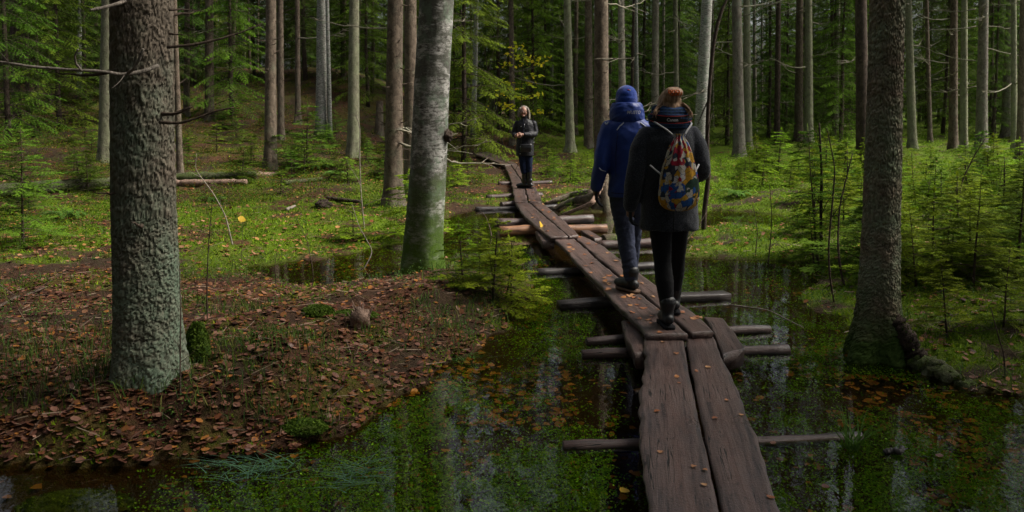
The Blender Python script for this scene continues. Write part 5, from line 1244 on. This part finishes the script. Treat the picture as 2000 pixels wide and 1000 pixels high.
# ---------------------------------------------------------------- thin bare stems and twigs
def stick(name, pts, r0, r1, mat, label, cat='sapling', kids=0, kl=.3, seed=1, group=None):
    me, org = limb(None, name, pts, r0, r1, mat, 6, .03, 5, seed, kids, kl)
    return obj(name, me, None, org, label=label, cat=cat, group=group)
D = 11.7
stick('crooked_sapling', [atd(1374, 458, D), atd(1376, 410, D), atd(1384, 345, D), atd(1381, 290, D), atd(1382, 230, D), atd(1388, 140, D), atd(1396, 70, D), atd(1408, 22, D), atd(1422, -6, D), atd(1450, -60, D), atd(1480, -160, D)], .038, .02, 'bark_dark', 'crooked thin dark sapling beside the wool coat walker', kids=2, seed=31, kl=.5)
stick('bare_twig', [at(1330, 480, 0), atd(1345, 465, 10.8), atd(1362, 445, 10.9), atd(1380, 415, 11)], .008, .003, 'dark_twig', 'thin slanting twig right of the wool coat hem', kids=1, seed=32)
BS = [(((405, 625), (404, 560), (407, 480), (414, 400)), 'dark_twig', 'straight thin stem standing right of the massive trunk', .006),
      (((352, 770), (352, 690), (353, 600), (350, 520)), 'dark_twig', 'hair thin stem in front of the massive trunk\'s right edge', .005),
      (((712, 450), (705, 380), (702, 300), (704, 250), (696, 225)), 'pale_twig', 'pale whitish sapling stem in front of the aspen', .012),
      (((705, 290), (722, 272), (745, 255), (770, 222)), 'pale_twig', 'pale side stem forking off in front of the knotty spruce', .008),
      (((690, 545), (705, 535), (722, 505), (728, 490), (700, 440), (688, 400)), 'pale_twig', 'bent pale twig rising from the small dark pool', .007),
      (((610, 560), (612, 530), (600, 470), (578, 425)), 'dark_twig', 'slim twig standing at the edge of the small dark pool', .005),
      (((471, 520), (473, 470), (474, 432)), 'dark_twig', 'thin stalk carrying one yellow leaf above the moss', .004),
      (((960, 480), (958, 450), (950, 425), (942, 415)), 'dark_twig', 'dark crooked snag among the bright green saplings', .012),
      (((985, 590), (992, 565), (998, 520), (1000, 470)), 'dark_twig', 'dark stem right of the bright green saplings', .010),
      (((965, 580), (962, 540), (956, 500)), 'dark_twig', 'dark stem inside the bright green saplings', .010),
      (((1000, 345), (1010, 325), (1022, 300), (1036, 288)), 'dark_twig', 'thin twig crossing in front of the black jacket person', .006),
      (((455, 480), (440, 420), (415, 375), (380, 330), (384, 300)), 'pale_twig', 'pale bent twig above the fallen logs', .010),
      (((1605, 505), (1603, 430), (1605, 340), (1600, 240)), 'bark_dark', 'dark upright stem amid the right hand saplings', .022),
      (((1650, 560), (1640, 520), (1636, 470), (1640, 400), (1665, 300)), 'dark_twig', 'wiry bare stem left of the alder', .012),
      (((1630, 590), (1620, 540), (1618, 480), (1632, 330), (1615, 250)), 'dark_twig', 'wiry forked stem left of the alder', .010),
      (((1500, 520), (1505, 470), (1508, 420), (1503, 360)), 'dark_twig', 'thin dead stalk on the green islet', .008),
      (((1475, 500), (1480, 450), (1470, 400)), 'dark_twig', 'short dead stalk on the green islet', .007),
      (((1870, 470), (1872, 390), (1880, 350), (1905, 300), (1925, 270)), 'dark_twig', 'bare branching stem in the right hand thicket', .014),
      (((1965, 740), (1960, 690), (1945, 640), (1935, 600)), 'dark_twig', 'thin drooping stem at the water edge on the right', .006),
      (((1425, 595), (1500, 605), (1540, 625), (1570, 640)), 'pale_twig', 'long pale twig floating on the water right of the walkers', .006),
      (((540, 560), (536, 520), (545, 470)), 'dark_twig', 'short twig by the small dark pool, left end', .004),
      (((985, 300), (975, 240), (955, 150), (940, 60)), 'dark_twig', 'thin bare sapling behind the boardwalk\'s far bend', .03)]
for k, (pp, mt, lab, r) in enumerate(BS):
    p = hit(*pp[0]); p.z = max(p.z, 0.0)-.02
    flat = 'floating' in lab
    pts = [at(x, y, .004) for x, y in pp] if flat else [p]+[atd(x, y, p.y+.05*q*math.sin(k*2.1)) for q, (x, y) in enumerate(pp) if q]
    stick('bare_twig', pts, r, r*.4, mt, lab, 'twig', 0 if flat else 3, .3*p.y/9, 400+k)
stick('driftwood', [at(1727, 884, .0), at(1745, 880, .012), at(1758, 884, .015), at(1762, 874, .03)], .018, .014, 'log_black', 'small black piece of driftwood floating right of the boardwalk', 'wood', 2, .05, 55)

# ---------------------------------------------------------------- spruce saplings
SAP = []
for k in range(9):
    rng = np.random.default_rng(500+k); H = [.75, 1.0, 1.25, 1.5, .6, .9, 1.15, .55, 1.7][k]
    wb, f = conifer('sapling', rng, H, .10*H, [.42, .55, .6, .66, .36, .5, .6, .36, .7][k], .115, 6, .042, .46, 8, .034, .014, .24, .16, .05, LITEH if k < 7 else MIDH, stem_r=.010+.006*H, wood_r=.0035, dead_below=.28*H if k in (3, 6, 8) else 0, ndrop=.22)
    SAP.append((wb.mesh('sapling_stem', M['dark_twig']), f, H))
SAPD = []
for k in range(3):
    rng = np.random.default_rng(540+k); H = [.8, .5, 1.3][k]
    wb, f = conifer('sapling', rng, H, .08*H, [.5, .36, .62][k], .12, 6, .045, .42, 7, .036, .015, .18, .14, 0, MIDH, stem_r=.016, wood_r=.0035)
    SAPD.append((wb.mesh('sapling_stem', M['dark_twig']), f, H))
def sapling(p, proto, s, label, group=None, tilt=.06):
    r_ = empty('spruce_sapling', p, RNG.random()*6.28, label, 'sapling', group)
    r_.rotation_euler = (RNG.normal()*tilt, RNG.normal()*tilt, RNG.random()*6.28); r_.scale = (s*(.9+.25*RNG.random()),)*2+(s,)
    obj('stem', proto[0], r_); obj('foliage', proto[1], r_, kind='stuff')
    return r_
def sap_px(px, py, top, protos, label, k):
    p = hit(px, py); hgt = (py-top)*p.y/F; pr = protos[k]; return sapling(p-Vector((0, 0, .02)), pr, hgt/pr[2], label)
for px, py, top, k, lab in ((963, 588, 412, 5, 'bright green spruce sapling between the birch and the boardwalk, tallest'), (1000, 590, 455, 4, 'bright green spruce sapling reaching over the water to the boardwalk'),
        (905, 560, 420, 0, 'bright green spruce sapling close to the birch foot'), (935, 556, 440, 1, 'green spruce sapling at the back of the birch side cluster'),
        (1598, 512, 238, 8, 'tall open spruce sapling in the middle of the right hand thicket'), (1692, 500, 300, 3, 'green sapling peeking out left of the alder trunk'),
        (1590, 520, 400, 6, 'low spreading sapling with brown lower twigs on the right islet'), (1985, 560, 300, 8, 'tall dark stemmed sapling at the right edge'),
        (1960, 640, 470, 2, 'near spruce sapling with long level sprays right of the alder'), (1850, 660, 500, 6, 'spruce sapling with drooping sprays just right of the alder foot'),
        (1900, 560, 330, 3, 'tall spruce sapling behind the near ones on the right'), (1790, 560, 400, 1, 'spruce sapling hugging the alder trunk on its right'),
        (45, 480, 240, 6, 'dark spruce sapling near the left edge'), (600, 330, 205, 2, 'dark spruce sapling on the slope right of the straight spruce'), (800, 470, 330, 4, 'pale green sprig in front of the knotty spruce foot'), (690, 470, 395, 0, 'yellowish low sapling beside the knotty spruce roots')):
    sap_px(px, py, top, SAP if px > 650 else [SAPD[0]]*6+[SAPD[2]]*3, lab, k)
rng = np.random.default_rng(9); n = 0
while n < 155:
    px = 1390+720*rng.random(); d = 7.2*(24/7.2)**rng.random(); x = atd(px, 300, d).x
    z = h1(x, d)
    if z < .03 or (px < 1560 and d < 15.5) or (px < 1700 and d < 9.5) or (1640 < px < 1790 and d < 6.5): continue
    k = int(rng.random()*9); hgt = (.35+.8*rng.random()**1.3)*(1 if d > 9 else .8)
    sapling((x, d, z-.02), SAP[k], hgt/SAP[k][2], 'light green spruce sapling in the crowded right hand thicket', 'saplings of the right hand thicket'); n += 1
n = 0
while n < 75:
    px = -60+930*rng.random(); d = 13.5*(36/13.5)**rng.random(); x = atd(px, 300, d).x
    if 340 < px < 760 and d < 15.5: continue
    z = h1(x, d)
    if z < .05: continue
    pr = SAPD[int(rng.random()*3)]; hgt = .35+.5*rng.random()
    sapling((x, d, z-.02), pr, hgt/pr[2], 'small dark green spruce sapling in the undergrowth on the left slope', 'saplings of the left slope'); n += 1
n = 0
while n < 30:
    px = 1040+150*rng.random() if n < 18 else 850+90*rng.random(); d = 16+14*rng.random(); x = atd(px, 300, d).x
    if pathdist(np.array([[x, d]]))[0] < .7: continue
    pr = SAP[int(rng.random()*9)]; hgt = .3+.4*rng.random()
    sapling((x, d, h1(x, d)-.02), pr, hgt/pr[2], 'low green spruce sapling beside the far stretch of boardwalk', 'saplings beside the far boardwalk'); n += 1
# yellow leaved young maple behind the black jacket person
p = hit(1012, 300); rng = np.random.default_rng(12); root = empty('young_maple', p, 0, 'young broadleaf tree with bright yellow green leaves behind the black jacket person', 'tree')
mb = MB(); pts = np.array([tuple(Vector(atd(x, y, p.y))-p) for x, y in ((1012, 300), (1014, 250), (1018, 200), (1020, 150), (1022, 105))]); mb.tube(resample(pts, 12), np.linspace(.03, .01, 12), 6)
LPp = []
for k in range(18):
    q = resample(pts, 30)[int(12+rng.random()*18)]; d = np.array([rng.normal(), rng.normal()*.6, .1+rng.normal()*.2]); l = .5+.6*rng.random(); t = np.linspace(0, 1, 6)[:, None]
    B = q+norm(d)*l*t; mb.tube(B, .008*(1-.7*t[:, 0]), 4)
    for s in range(14): LPp.append(B[int(2+rng.random()*3.9)]+rng.normal(size=3)*np.array([.14, .14, .05]))
obj('stem', mb.mesh('stem', M['dark_twig']), root)
obj('foliage', leaf_cloud('foliage', np.array(LPp), np.full(len(LPp), .17), rng, [(.55, .55, .03), (.65, .52, .03), (.42, .5, .03)], M['plants'], .5), root, kind='stuff')

# ferns in the clearing
def fern(px, py, size, label, seed):
    p = hit(px, py); rng = np.random.default_rng(seed); root = empty('fern', p, 0, label, 'fern'); rb = MB(); P_, D_, S_, L_, C_ = [], [], [], [], []
    for k in range(11):
        az = k/11*6.28+rng.normal()*.2; l = size*(.7+.5*rng.random()); t = np.linspace(0, 1, 15); h = np.array([math.cos(az), math.sin(az), 0])
        B = h*(l*.85*t[:, None])+np.array([0, 0, 1.])*(l*(1.0*t-.85*t*t))[:, None]; rb.tube(B, .004*(1.1-t), 4)
        T_ = norm(np.gradient(B, axis=0)); sd = np.array([-h[1], h[0], 0])
        for i in range(2, 15):
            for s in (-1, 1): P_.append(B[i]); d = norm(sd*s+T_[i]*.35); D_.append(d); S_.append(T_[i]); L_.append(l*.26*(1.08-t[i])); C_.append((.09, .19, .03))
    V, CC = needles(np.array(P_), np.array(D_), np.array(S_), np.array(L_), 6, .03*size/.5, .022*size/.5, rng, np.array(C_), .3)
    obj('rachis', rb.mesh('rachis', M['dark_twig']), root); obj('fronds', mesh_np('fronds', V, np.arange(len(V)).reshape(-1, 3), M['plants'], False, CC), root, kind='stuff')
fern(622, 332, .5, 'pale green fern right of the straight brown spruce', 1); fern(655, 345, .4, 'smaller fern nearer the knotty spruce', 2)
fern(420, 395, .32, 'low fern just behind the bright moss, right of the massive trunk', 3); fern(130, 430, .45, 'fern on the shaded floor left of the massive trunk', 4); fern(1440, 385, .4, 'fern on the green islet behind the water strip', 5)

# ---------------------------------------------------------------- ground cover nobody could count
def wedge(n, y0, y1, power, rng, xlo=-.70, xhi=.70):
    u = rng.random(n)
    y = y0*(y1/y0)**u if power == 2 else y0+(y1-y0)*u
    return (xlo+(xhi-xlo)*rng.random(n))*y + rng.normal(size=n)*.1, y
def leaves_mesh(name, x, y, z, size, tilt, rng, cols, mat, curl=.25):
    n = len(x)
    tmpl = np.array([(0, 0, 0), (.30, .40, 1), (.72, .33, 1), (1.0, 0, .2), (.72, -.33, 1), (.30, -.40, 1)])
    az = rng.random(n)*6.283; ca, sa = np.cos(az), np.sin(az)
    s = (size*(.6+.75*rng.random(n)))
    cu = (curl*(rng.random(n)*1.4-.5))
    lx = (tmpl[None, :, 0]-.5)*s[:, None]; ly = tmpl[None, :, 1]*s[:, None]*(.8+.5*rng.random((n, 1))); lz = tmpl[None, :, 2]*cu[:, None]*s[:, None]
    tx, ty = rng.normal(size=n)*tilt, rng.normal(size=n)*tilt
    lz = lz + lx*tx[:, None] + ly*ty[:, None]
    lz = lz - np.minimum(lz.min(1, keepdims=True), 0)*.6
    V = np.stack([x[:, None]+lx*ca[:, None]-ly*sa[:, None], y[:, None]+lx*sa[:, None]+ly*ca[:, None], z[:, None]+lz+.004], -1).reshape(-1, 3)
    b_ = np.arange(n)[:, None]*6
    Q = np.concatenate([b_+np.array([[0, 3, 2, 1]]), b_+np.array([[0, 5, 4, 3]])])
    cols = np.asarray(cols); c = cols[(rng.random(n)*len(cols)).astype(int)]*(.65+.6*rng.random((n, 1)))
    return mesh_np(name, V, Q, mat, False, np.repeat(c, 6, 0))
BROWN = [(.30, .12, .03), (.26, .13, .09), (.10, .038, .022), (.15, .062, .042), (.13, .045, .02), (.20, .095, .066), (.06, .025, .015), (.20, .095, .05), (.17, .07, .024), (.05, .022, .014)]
rng = np.random.default_rng(61)
x, y = wedge(90000, 3.3, 36, 2, rng); z = height(x, y); mo, li = cover(x, y)
keep = (z > .008) & (rng.random(len(x)) < np.clip(li*(.35+.65*sstep((12-y)/5)) + .08 + .5*(z < .10)*(x < .6)*(y < 8), 0, .95)) & ~((y > 16) & (x > 2.5) & (rng.random(len(x)) < .6))
x, y, z = x[keep], y[keep], z[keep]
nr = y < 9
obj('leaf_litter', leaves_mesh('leaf_litter', x[nr], y[nr], z[nr], .034+.0008*y[nr], .2, rng, BROWN, M['litter'], .14), label='brown fallen leaves strewn over the near forest floor', kind='stuff')
FARL = [(.30, .13, .06), (.36, .18, .10), (.22, .08, .03), (.40, .20, .07), (.15, .06, .03)]
obj('leaf_litter', leaves_mesh('leaf_litter', x[~nr], y[~nr], z[~nr]+.012, .040+.0009*y[~nr], .25, rng, FARL, M['litter'], .14), label='orange brown fallen leaves flecking the moss and far forest floor', kind='stuff')
# leaves sunk in the shallows
x, y = wedge(30000, 3.2, 10, 2, rng); z = height(x, y)
keep = (z < -.012) & (rng.random(len(x)) < np.where((x < .4) & (y > 4.6) & (x > -3), .5, .05)+.4*((x > 1.9) & (y < 6.2)))
keep &= fbm(x*1.6, y*1.6, 71) > .42
x, y, z = x[keep], y[keep], np.maximum(z[keep]+.01, -.07)
obj('sunken_leaves', leaves_mesh('sunken_leaves', x, y, z, .05, .12, rng, [(.20, .09, .02), (.14, .06, .015), (.26, .12, .03)], M['litter']), label='orange brown leaves sunk in the clear shallow water', kind='stuff')

def blades(name, x, y, z, hgt, wid, rng, cols, mat, bend=.4, segs=1):
    n = len(x); az = rng.random(n)*6.283; h = hgt*(.5+rng.random(n)); w = wid*(.7+.6*rng.random(n))
    bx, by_ = rng.normal(size=n)*bend*h, rng.normal(size=n)*bend*h
    sx, sy = np.cos(az)*w/2, np.sin(az)*w/2
    cols = np.asarray(cols); c = cols[(rng.random(n)*len(cols)).astype(int)]*(.7+.6*rng.random((n, 1)))
    if segs == 1:
        V = np.stack([np.stack([x-sx, y-sy, z-.005], -1), np.stack([x+sx, y+sy, z-.005], -1), np.stack([x+bx, y+by_, z+h], -1)], 1).reshape(-1, 3)
        return mesh_np(name, V, np.arange(3*n).reshape(-1, 3), mat, False, np.repeat(c, 3, 0))
    V = np.stack([np.stack([x-sx, y-sy, z-.005], -1), np.stack([x+sx, y+sy, z-.005], -1),
                  np.stack([x+sx*.8+bx*.3, y+sy*.8+by_*.3, z+h*.6], -1), np.stack([x-sx*.8+bx*.3, y-sy*.8+by_*.3, z+h*.6], -1), np.stack([x+bx, y+by_, z+h*.85], -1)], 1).reshape(-1, 3)
    k = np.arange(n)[:, None]*5
    return mesh_np(name, V, [k+np.array([[0, 1, 2, 3]]), k+np.array([[3, 2, 4]])], mat, False, np.repeat(c, 5, 0))
# fallen twigs and needles
x, y = wedge(4500, 3.5, 16, 2, rng); z = height(x, y); keep = z > .01; x, y, z = x[keep], y[keep], z[keep]; n = len(x)
a_ = rng.random(n)*6.283; l = .02+.09*rng.random(n)**2.5; w = .0016+.02*l; dz = rng.normal(size=n)*.2*l
A = np.stack([x-np.cos(a_)*l, y-np.sin(a_)*l, z+.014-dz], 1); B = np.stack([x+np.cos(a_)*l, y+np.sin(a_)*l, z+.014+dz], 1); sdv = np.stack([-np.sin(a_)*w, np.cos(a_)*w, 0*w], 1)
cc = np.array([(.10, .06, .04), (.05, .035, .025), (.19, .14, .10)])[(rng.random(n)*3).astype(int)]
obj('twig_litter', mesh_np('twig_litter', np.stack([A-sdv, A+sdv, B+sdv*.5, B-sdv*.5, A+np.array([0, 0, .004]), B+np.array([0, 0, .003])], 1).reshape(-1, 3), [np.arange(n)[:, None]*6+np.array([[0, 4, 5, 3]]), np.arange(n)[:, None]*6+np.array([[4, 1, 2, 5]])], M['litter'], False, np.repeat(cc, 6, 0)), label='fine fallen twigs scattered over the forest floor', kind='stuff')
# moss
x, y = wedge(260000, 3.4, 26, 2, rng); z = height(x, y); mo, li = cover(x, y)
keep = (z > .0) & (rng.random(len(x)) < np.maximum(mo*.9, .6*(z < .07)*(x < .7)*(y < 8)*(fbm(x*2.3, y*2.3, 49) > .5)))
x, y, z = x[keep], y[keep], z[keep]
obj('moss_carpet', blades('moss_carpet', x, y, z, .012+.0016*y, .007+.0010*y, rng, [(.09, .16, .006), (.13, .215, .008), (.06, .12, .006), (.17, .235, .010)], M['plants'], .7), label='bright green moss carpet on the flat ground', kind='stuff')
# grass
x, y = wedge(60000, 4.2, 22, 2, rng); z = height(x, y)
g = sstep((fbm(x*1.4, y*1.4, 81)-.45)/.12)
zone = np.clip(.55*sstep((6.5-y)/.5)*(x < 0)+.9*sstep((x+3.2)/.4)*sstep((.4-x)/.4)*sstep((y-6.0)/.8)*sstep((9.3-y)/.6) + .25*sstep((y-12)/2) + .15, 0, 1)
keep = (z > .0) & (rng.random(len(x)) < g*zone)
x, y, z = x[keep], y[keep], z[keep]
obj('grass', blades('grass', x, y, z, .09, .004+.0004*y, rng, [(.045, .085, .015), (.075, .12, .02), (.13, .13, .035), (.05, .10, .03)], M['plants'], .55, 2), label='thin grass growing in patches on the bank', kind='stuff')
# bilberry and other low shrubs
def clumps(n, y0, y1, xlo, xhi, per, rad, hgt, size, cols, name, label, rng, cond):
    x, y = wedge(n, y0, y1, 2, rng, xlo, xhi); z = height(x, y); k = cond(x, y, z); x, y, z = x[k], y[k], z[k]
    m = len(x); r = rad*(.6+.8*rng.random(m)); hh = hgt*(.5+rng.random(m))
    q = rng.normal(size=(m, per, 3)); q = q/np.linalg.norm(q, axis=2, keepdims=True)*rng.random((m, per, 1))**.45
    P = np.stack([x, y, z], 1)[:, None]+q*np.stack([r, r, hh], 1)[:, None]; P[..., 2] = z[:, None]+np.abs(q[..., 2])*hh[:, None]
    sz = np.repeat(size*(.6+.045*y), per)
    return obj(name, leaf_cloud(name, P.reshape(-1, 3), sz, rng, cols, M['plants'], .35), label=label, kind='stuff')
GR = [(.04, .085, .008), (.065, .125, .010), (.10, .175, .012), (.05, .10, .012), (.14, .17, .015), (.18, .10, .02)]
clumps(3600, 11, 42, -.72, -.02, 42, .26, .20, .022, GR, 'low_shrubs', 'dense low bilberry shrubs covering the left slope', rng, lambda x, y, z: (z > .05) & (pathdist(np.stack([x, y], 1)) > .75) & (fbm(x*.6, y*.6, 91)+.25*sstep((y-15)/3) > .52) & ~((y < 14.5) & (x > -7) & (x < -1.2) & (fbm(x*1.1, y*1.1, 98) < .56)))
clumps(2600, 12, 40, .02, .74, 42, .26, .22, .022, [(.08, .15, .008), (.12, .22, .012), (.16, .27, .012), (.06, .12, .010)], 'low_shrubs', 'light green low shrubs under the right hand trees', rng, lambda x, y, z: (z > .03) & (pathdist(np.stack([x, y], 1)) > .75) & (fbm(x*.7, y*.7, 92) > .42))
clumps(1300, 4.0, 9.5, -.72, .1, 20, .09, .10, .018, [(.06, .13, .03), (.05, .10, .02), (.09, .17, .03)], 'low_shrubs', 'scattered little bilberry plants on the leafy left bank', rng, lambda x, y, z: (z > .03) & (fbm(x*1.6, y*1.6, 93) > .52))
clumps(900, 6, 14, .25, .74, 26, .12, .09, .016, [(.06, .12, .02), (.08, .15, .02), (.05, .11, .03)], 'low_shrubs', 'small leafy plants on the wet right bank', rng, lambda x, y, z: (z > .01) & (fbm(x*1.6, y*1.6, 94) > .45))
clumps(700, 10, 16.5, -.60, -.06, 34, .20, .12, .020, [(.04, .085, .008), (.06, .11, .010), (.09, .15, .012)], 'low_shrubs', 'darker low shrubs breaking up the mossy clearing', rng, lambda x, y, z: (z > .03) & (pathdist(np.stack([x, y], 1)) > .75) & (fbm(x*1.3, y*1.3, 97) > .54))
# water plants
x, y = wedge(520000, 3.1, 13.5, 2, rng, -.45, .66); z = height(x, y)
m1 = fbm(x*1.1+3, y*1.1, 101, 4); m2 = fbm(x*5, y*5, 103, 3)
dens = sstep((m1+.75*m2-.80)/.20)
edge_l = sstep((x-(.15-.17*(y-4.2)*0)+.9-.0*y)/1.0)
nearleft = sstep((-1.0-x)/.5)
dk = np.exp(-(((x-.55)/.35)**2+((y-4.9)/.55)**2)) + np.exp(-(((x-2.3)/.55)**2+((y-5.1)/.4)**2)) + np.exp(-(((x+1.6)/.8)**2+((y-4.0)/.35)**2))*.8
brown = sstep((.35-x)/.5)*sstep((y-4.9)/.5)*sstep((8.5-y)/.5)
dens = np.clip(dens*1.45+.2, 0, 1)*(1-np.clip(dk, 0, 1)*.95)*(1-.85*brown)*(1-.6*nearleft)
pdist = pathdist(np.stack([x, y], 1)); dens *= np.where((pdist < .33), .15, 1)
keep = (z < -.008) & (rng.random(len(x)) < dens*.85)
x, y, z = x[keep], y[keep], z[keep]; n = len(x)
dep = np.where(rng.random(n) < .003, .004*rng.random(n), -.005-.035*rng.random(n)**1.3) + .07*(rng.random(n) < .0)
P = np.stack([x, y, np.maximum(dep, z+.004)], 1)
obj('pond_plants', leaf_cloud('pond_plants', P, np.full(n, .0115)+.0008*y, rng, [(.14, .38, .012), (.20, .46, .014), (.09, .28, .012), (.24, .50, .02)], M['pond_plants'], .6), label='carpet of small green water plants just under the surface', kind='stuff')

# ---------------------------------------------------------------- single things on water and ground
def tuft(px, py, n_, hgt, spread, label, seed, cols=((.06, .14, .02), (.09, .17, .03)), flat=0.0, wid=.005):
    p = hit(px, py); p.z = max(p.z, -.02); rng = np.random.default_rng(seed); mb = MB(); C = []
    root = empty('grass_tuft', p, 0, label, 'grass', 'grass tufts growing in the water')
    for k in range(n_):
        a = rng.normal()*.9+(0 if rng.random() < .5 else math.pi) if flat else rng.random()*6.28
        l = hgt*(.6+.7*rng.random()); t = np.linspace(0, 1, 6); out = spread*(.4+.8*rng.random())
        X = np.cos(a)*out*t**1.3; Y = np.sin(a)*out*t**1.3*(.5 if flat else 1); Z = l*(t-.45*(1-flat*.3)*t*t)*(1-flat*.8)+.02
        off = rng.normal(size=2)*.02*(1+3*flat); w = wid*(1.05-t); sx, sy = -math.sin(a), math.cos(a)
        L_ = np.stack([X+off[0]+sx*w, Y+off[1]+sy*w, Z], 1); R_ = np.stack([X+off[0]-sx*w, Y+off[1]-sy*w, Z], 1)
        V = np.stack([L_, R_], 1).reshape(-1, 3); Q = [(2*i, 2*i+1, 2*i+3, 2*i+2) for i in range(5)]
        me = None; mb.add(V, Q); C.append(np.tile(np.array(cols[0])+(np.array(cols[1])-np.array(cols[0]))*rng.random(), (12, 1)))
    obj('blades', mb.mesh('blades', M['plants'], False, np.vstack(C)), root, kind='stuff')
    return root
tuft(1668, 930, 34, .26, .24, 'spiky green grass tuft in the water right of the near planks', 1)
tuft(500, 940, 60, .16, .30, 'floating blue green grass mat near the left bank', 2, ((.07, .15, .09), (.10, .2, .11)), .9, .003)
tuft(690, 975, 60, .14, .28, 'floating grass mat at the bottom left of the water', 3, ((.07, .16, .09), (.11, .2, .11)), .9, .003)
tuft(885, 785, 26, .10, .13, 'small grass sprig floating near the leafy bank', 4, ((.07, .15, .02), (.11, .18, .03)), .8, .003)
tuft(900, 705, 40, .10, .2, 'low grass at the tip of the leafy bank', 5, ((.06, .14, .03), (.09, .18, .04)), .8, .003)
tuft(440, 930, 40, .12, .2, 'grass mat closest to the left bank shore', 6, ((.06, .13, .09), (.09, .17, .10)), .9, .003)
tuft(790, 885, 22, .10, .12, 'little grass sprig in open green water', 7, ((.06, .14, .02), (.09, .17, .03)), .8, .003)

def leaf_proto(seed, mat):
    rng = np.random.default_rng(seed)
    tm = np.array([(0, 0, 0), (.22, .30, .6), (.5, .42, 1), (.8, .25, .8), (1.0, 0, .1), (.8, -.25, .8), (.5, -.42, 1), (.22, -.30, .6), (.25, 0, 0), (.5, 0, 0), (.78, 0, 0), (-.28, .03, .15)])
    V = tm.copy(); V[:, 0] -= .5; V[:, 2] *= .12*(rng.random()*1.6-.5); V[:, 2] += .10*rng.normal()*V[:, 0]**2*3
    Fq = [(0, 8, 1, 1), ]
    T = [(0, 8, 1), (8, 9, 2), (8, 2, 1), (9, 10, 3), (9, 3, 2), (10, 4, 3), (0, 7, 8), (7, 6, 8), (8, 6, 9), (6, 5, 9), (9, 5, 10), (10, 5, 4), (0, 11, 8)]
    me = mesh_np('fallen_leaf', V*.058, np.array(T), M[mat], True)
    return me
LB = [leaf_proto(k, 'brown_leaf') for k in range(4)]; LO = [leaf_proto(10+k, 'board_leaf') for k in range(3)]; LY = [leaf_proto(20, 'yellow_leaf')]
def leaf(p, me, s, label, group, tilt=.3):
    o = obj('fallen_leaf', me, None, p, label=label, cat='leaf', group=group)
    o.rotation_euler = (RNG.normal()*tilt, RNG.normal()*tilt, RNG.random()*6.28); o.scale = (s, s*(.8+.4*RNG.random()), s); return o
rng = np.random.default_rng(64); n = 0
while n < 185:                          # largest leaves of the near bank
    px, py = 130+900*rng.random(), 600+290*rng.random()
    p = hit(px, py)
    if p.z < .01 or (205 < px < 375 and py < 780): continue
    if rng.random() > .35+.65*(px > 380): continue
    leaf(p+Vector((0, 0, .018)), LB[int(rng.random()*4)], .55+.45*rng.random(), 'curled brown fallen leaf on the leafy left bank', 'fallen leaves on the left bank', .35); n += 1
from mathutils.bvhtree import BVHTree
bpy.context.view_layer.update()
bv, bf = [], []
for o in bpy.data.objects:
    if o.name.startswith(('plank', 'support_slab')):
        k0 = len(bv); bv += [o.matrix_world@v.co for v in o.data.vertices]; bf += [[k0+q for q in f.vertices] for f in o.data.polygons]
deck = BVHTree.FromPolygons(bv, bf)
n = 0; tries = 0
while n < 104 and tries < 6000:
    tries += 1
    u = rng.random()
    py = 300+(640-300)*u**1.1 if n < 88 else 640+350*rng.random(); px = np.interp(py, [296, 324, 395, 462, 651, 1000], [940, 998, 1033, 1100, 1330, 1395])+rng.normal()*(20+py*.07)
    best, nor, _, _ = deck.ray_cast(Vector((0, 0, CZ)), ray(px, py).normalized())
    if best is None or abs(nor.z) < .7: continue
    leaf(best+Vector((0, 0, .006)), LO[int(rng.random()*3)], (.75+.5*rng.random())*(1 if best.y > 6 else .62), 'small orange brown leaf lying on the boardwalk planks', 'fallen leaves on the boardwalk', .1); n += 1
leaf(at(1220, 958, .006), LY[0], 1.0, 'single yellow leaf floating left of the near planks', None, .05)
leaf(atd(1056, 440, 10.9), LY[0], 2.2, 'big yellow leaf propped at the edge of the middle plank', None, .2).rotation_euler = (R(75), .2, 1.2)
leaf(atd(472, 428, hit(471, 520).y+.05), LY[0], 1.6, 'yellow leaf on the tip of a thin stalk', None, .2).rotation_euler = (R(70), .4, .5)
leaf(at(1310, 800, .004), LY[0], .5, 'tiny pale leaf floating beside the ragged plank edge', None, .05) if False else None
for px, py, lab in ((1612, 950, 'pale leaf floating right of the planks, near the bottom'), (1510, 865, 'small leaf floating beside the awash log\'s right half'), (1835, 890, 'tan leaf floating near the right reflections')):
    leaf(at(px, py, .005), LB[1], .8, lab, None, .04)
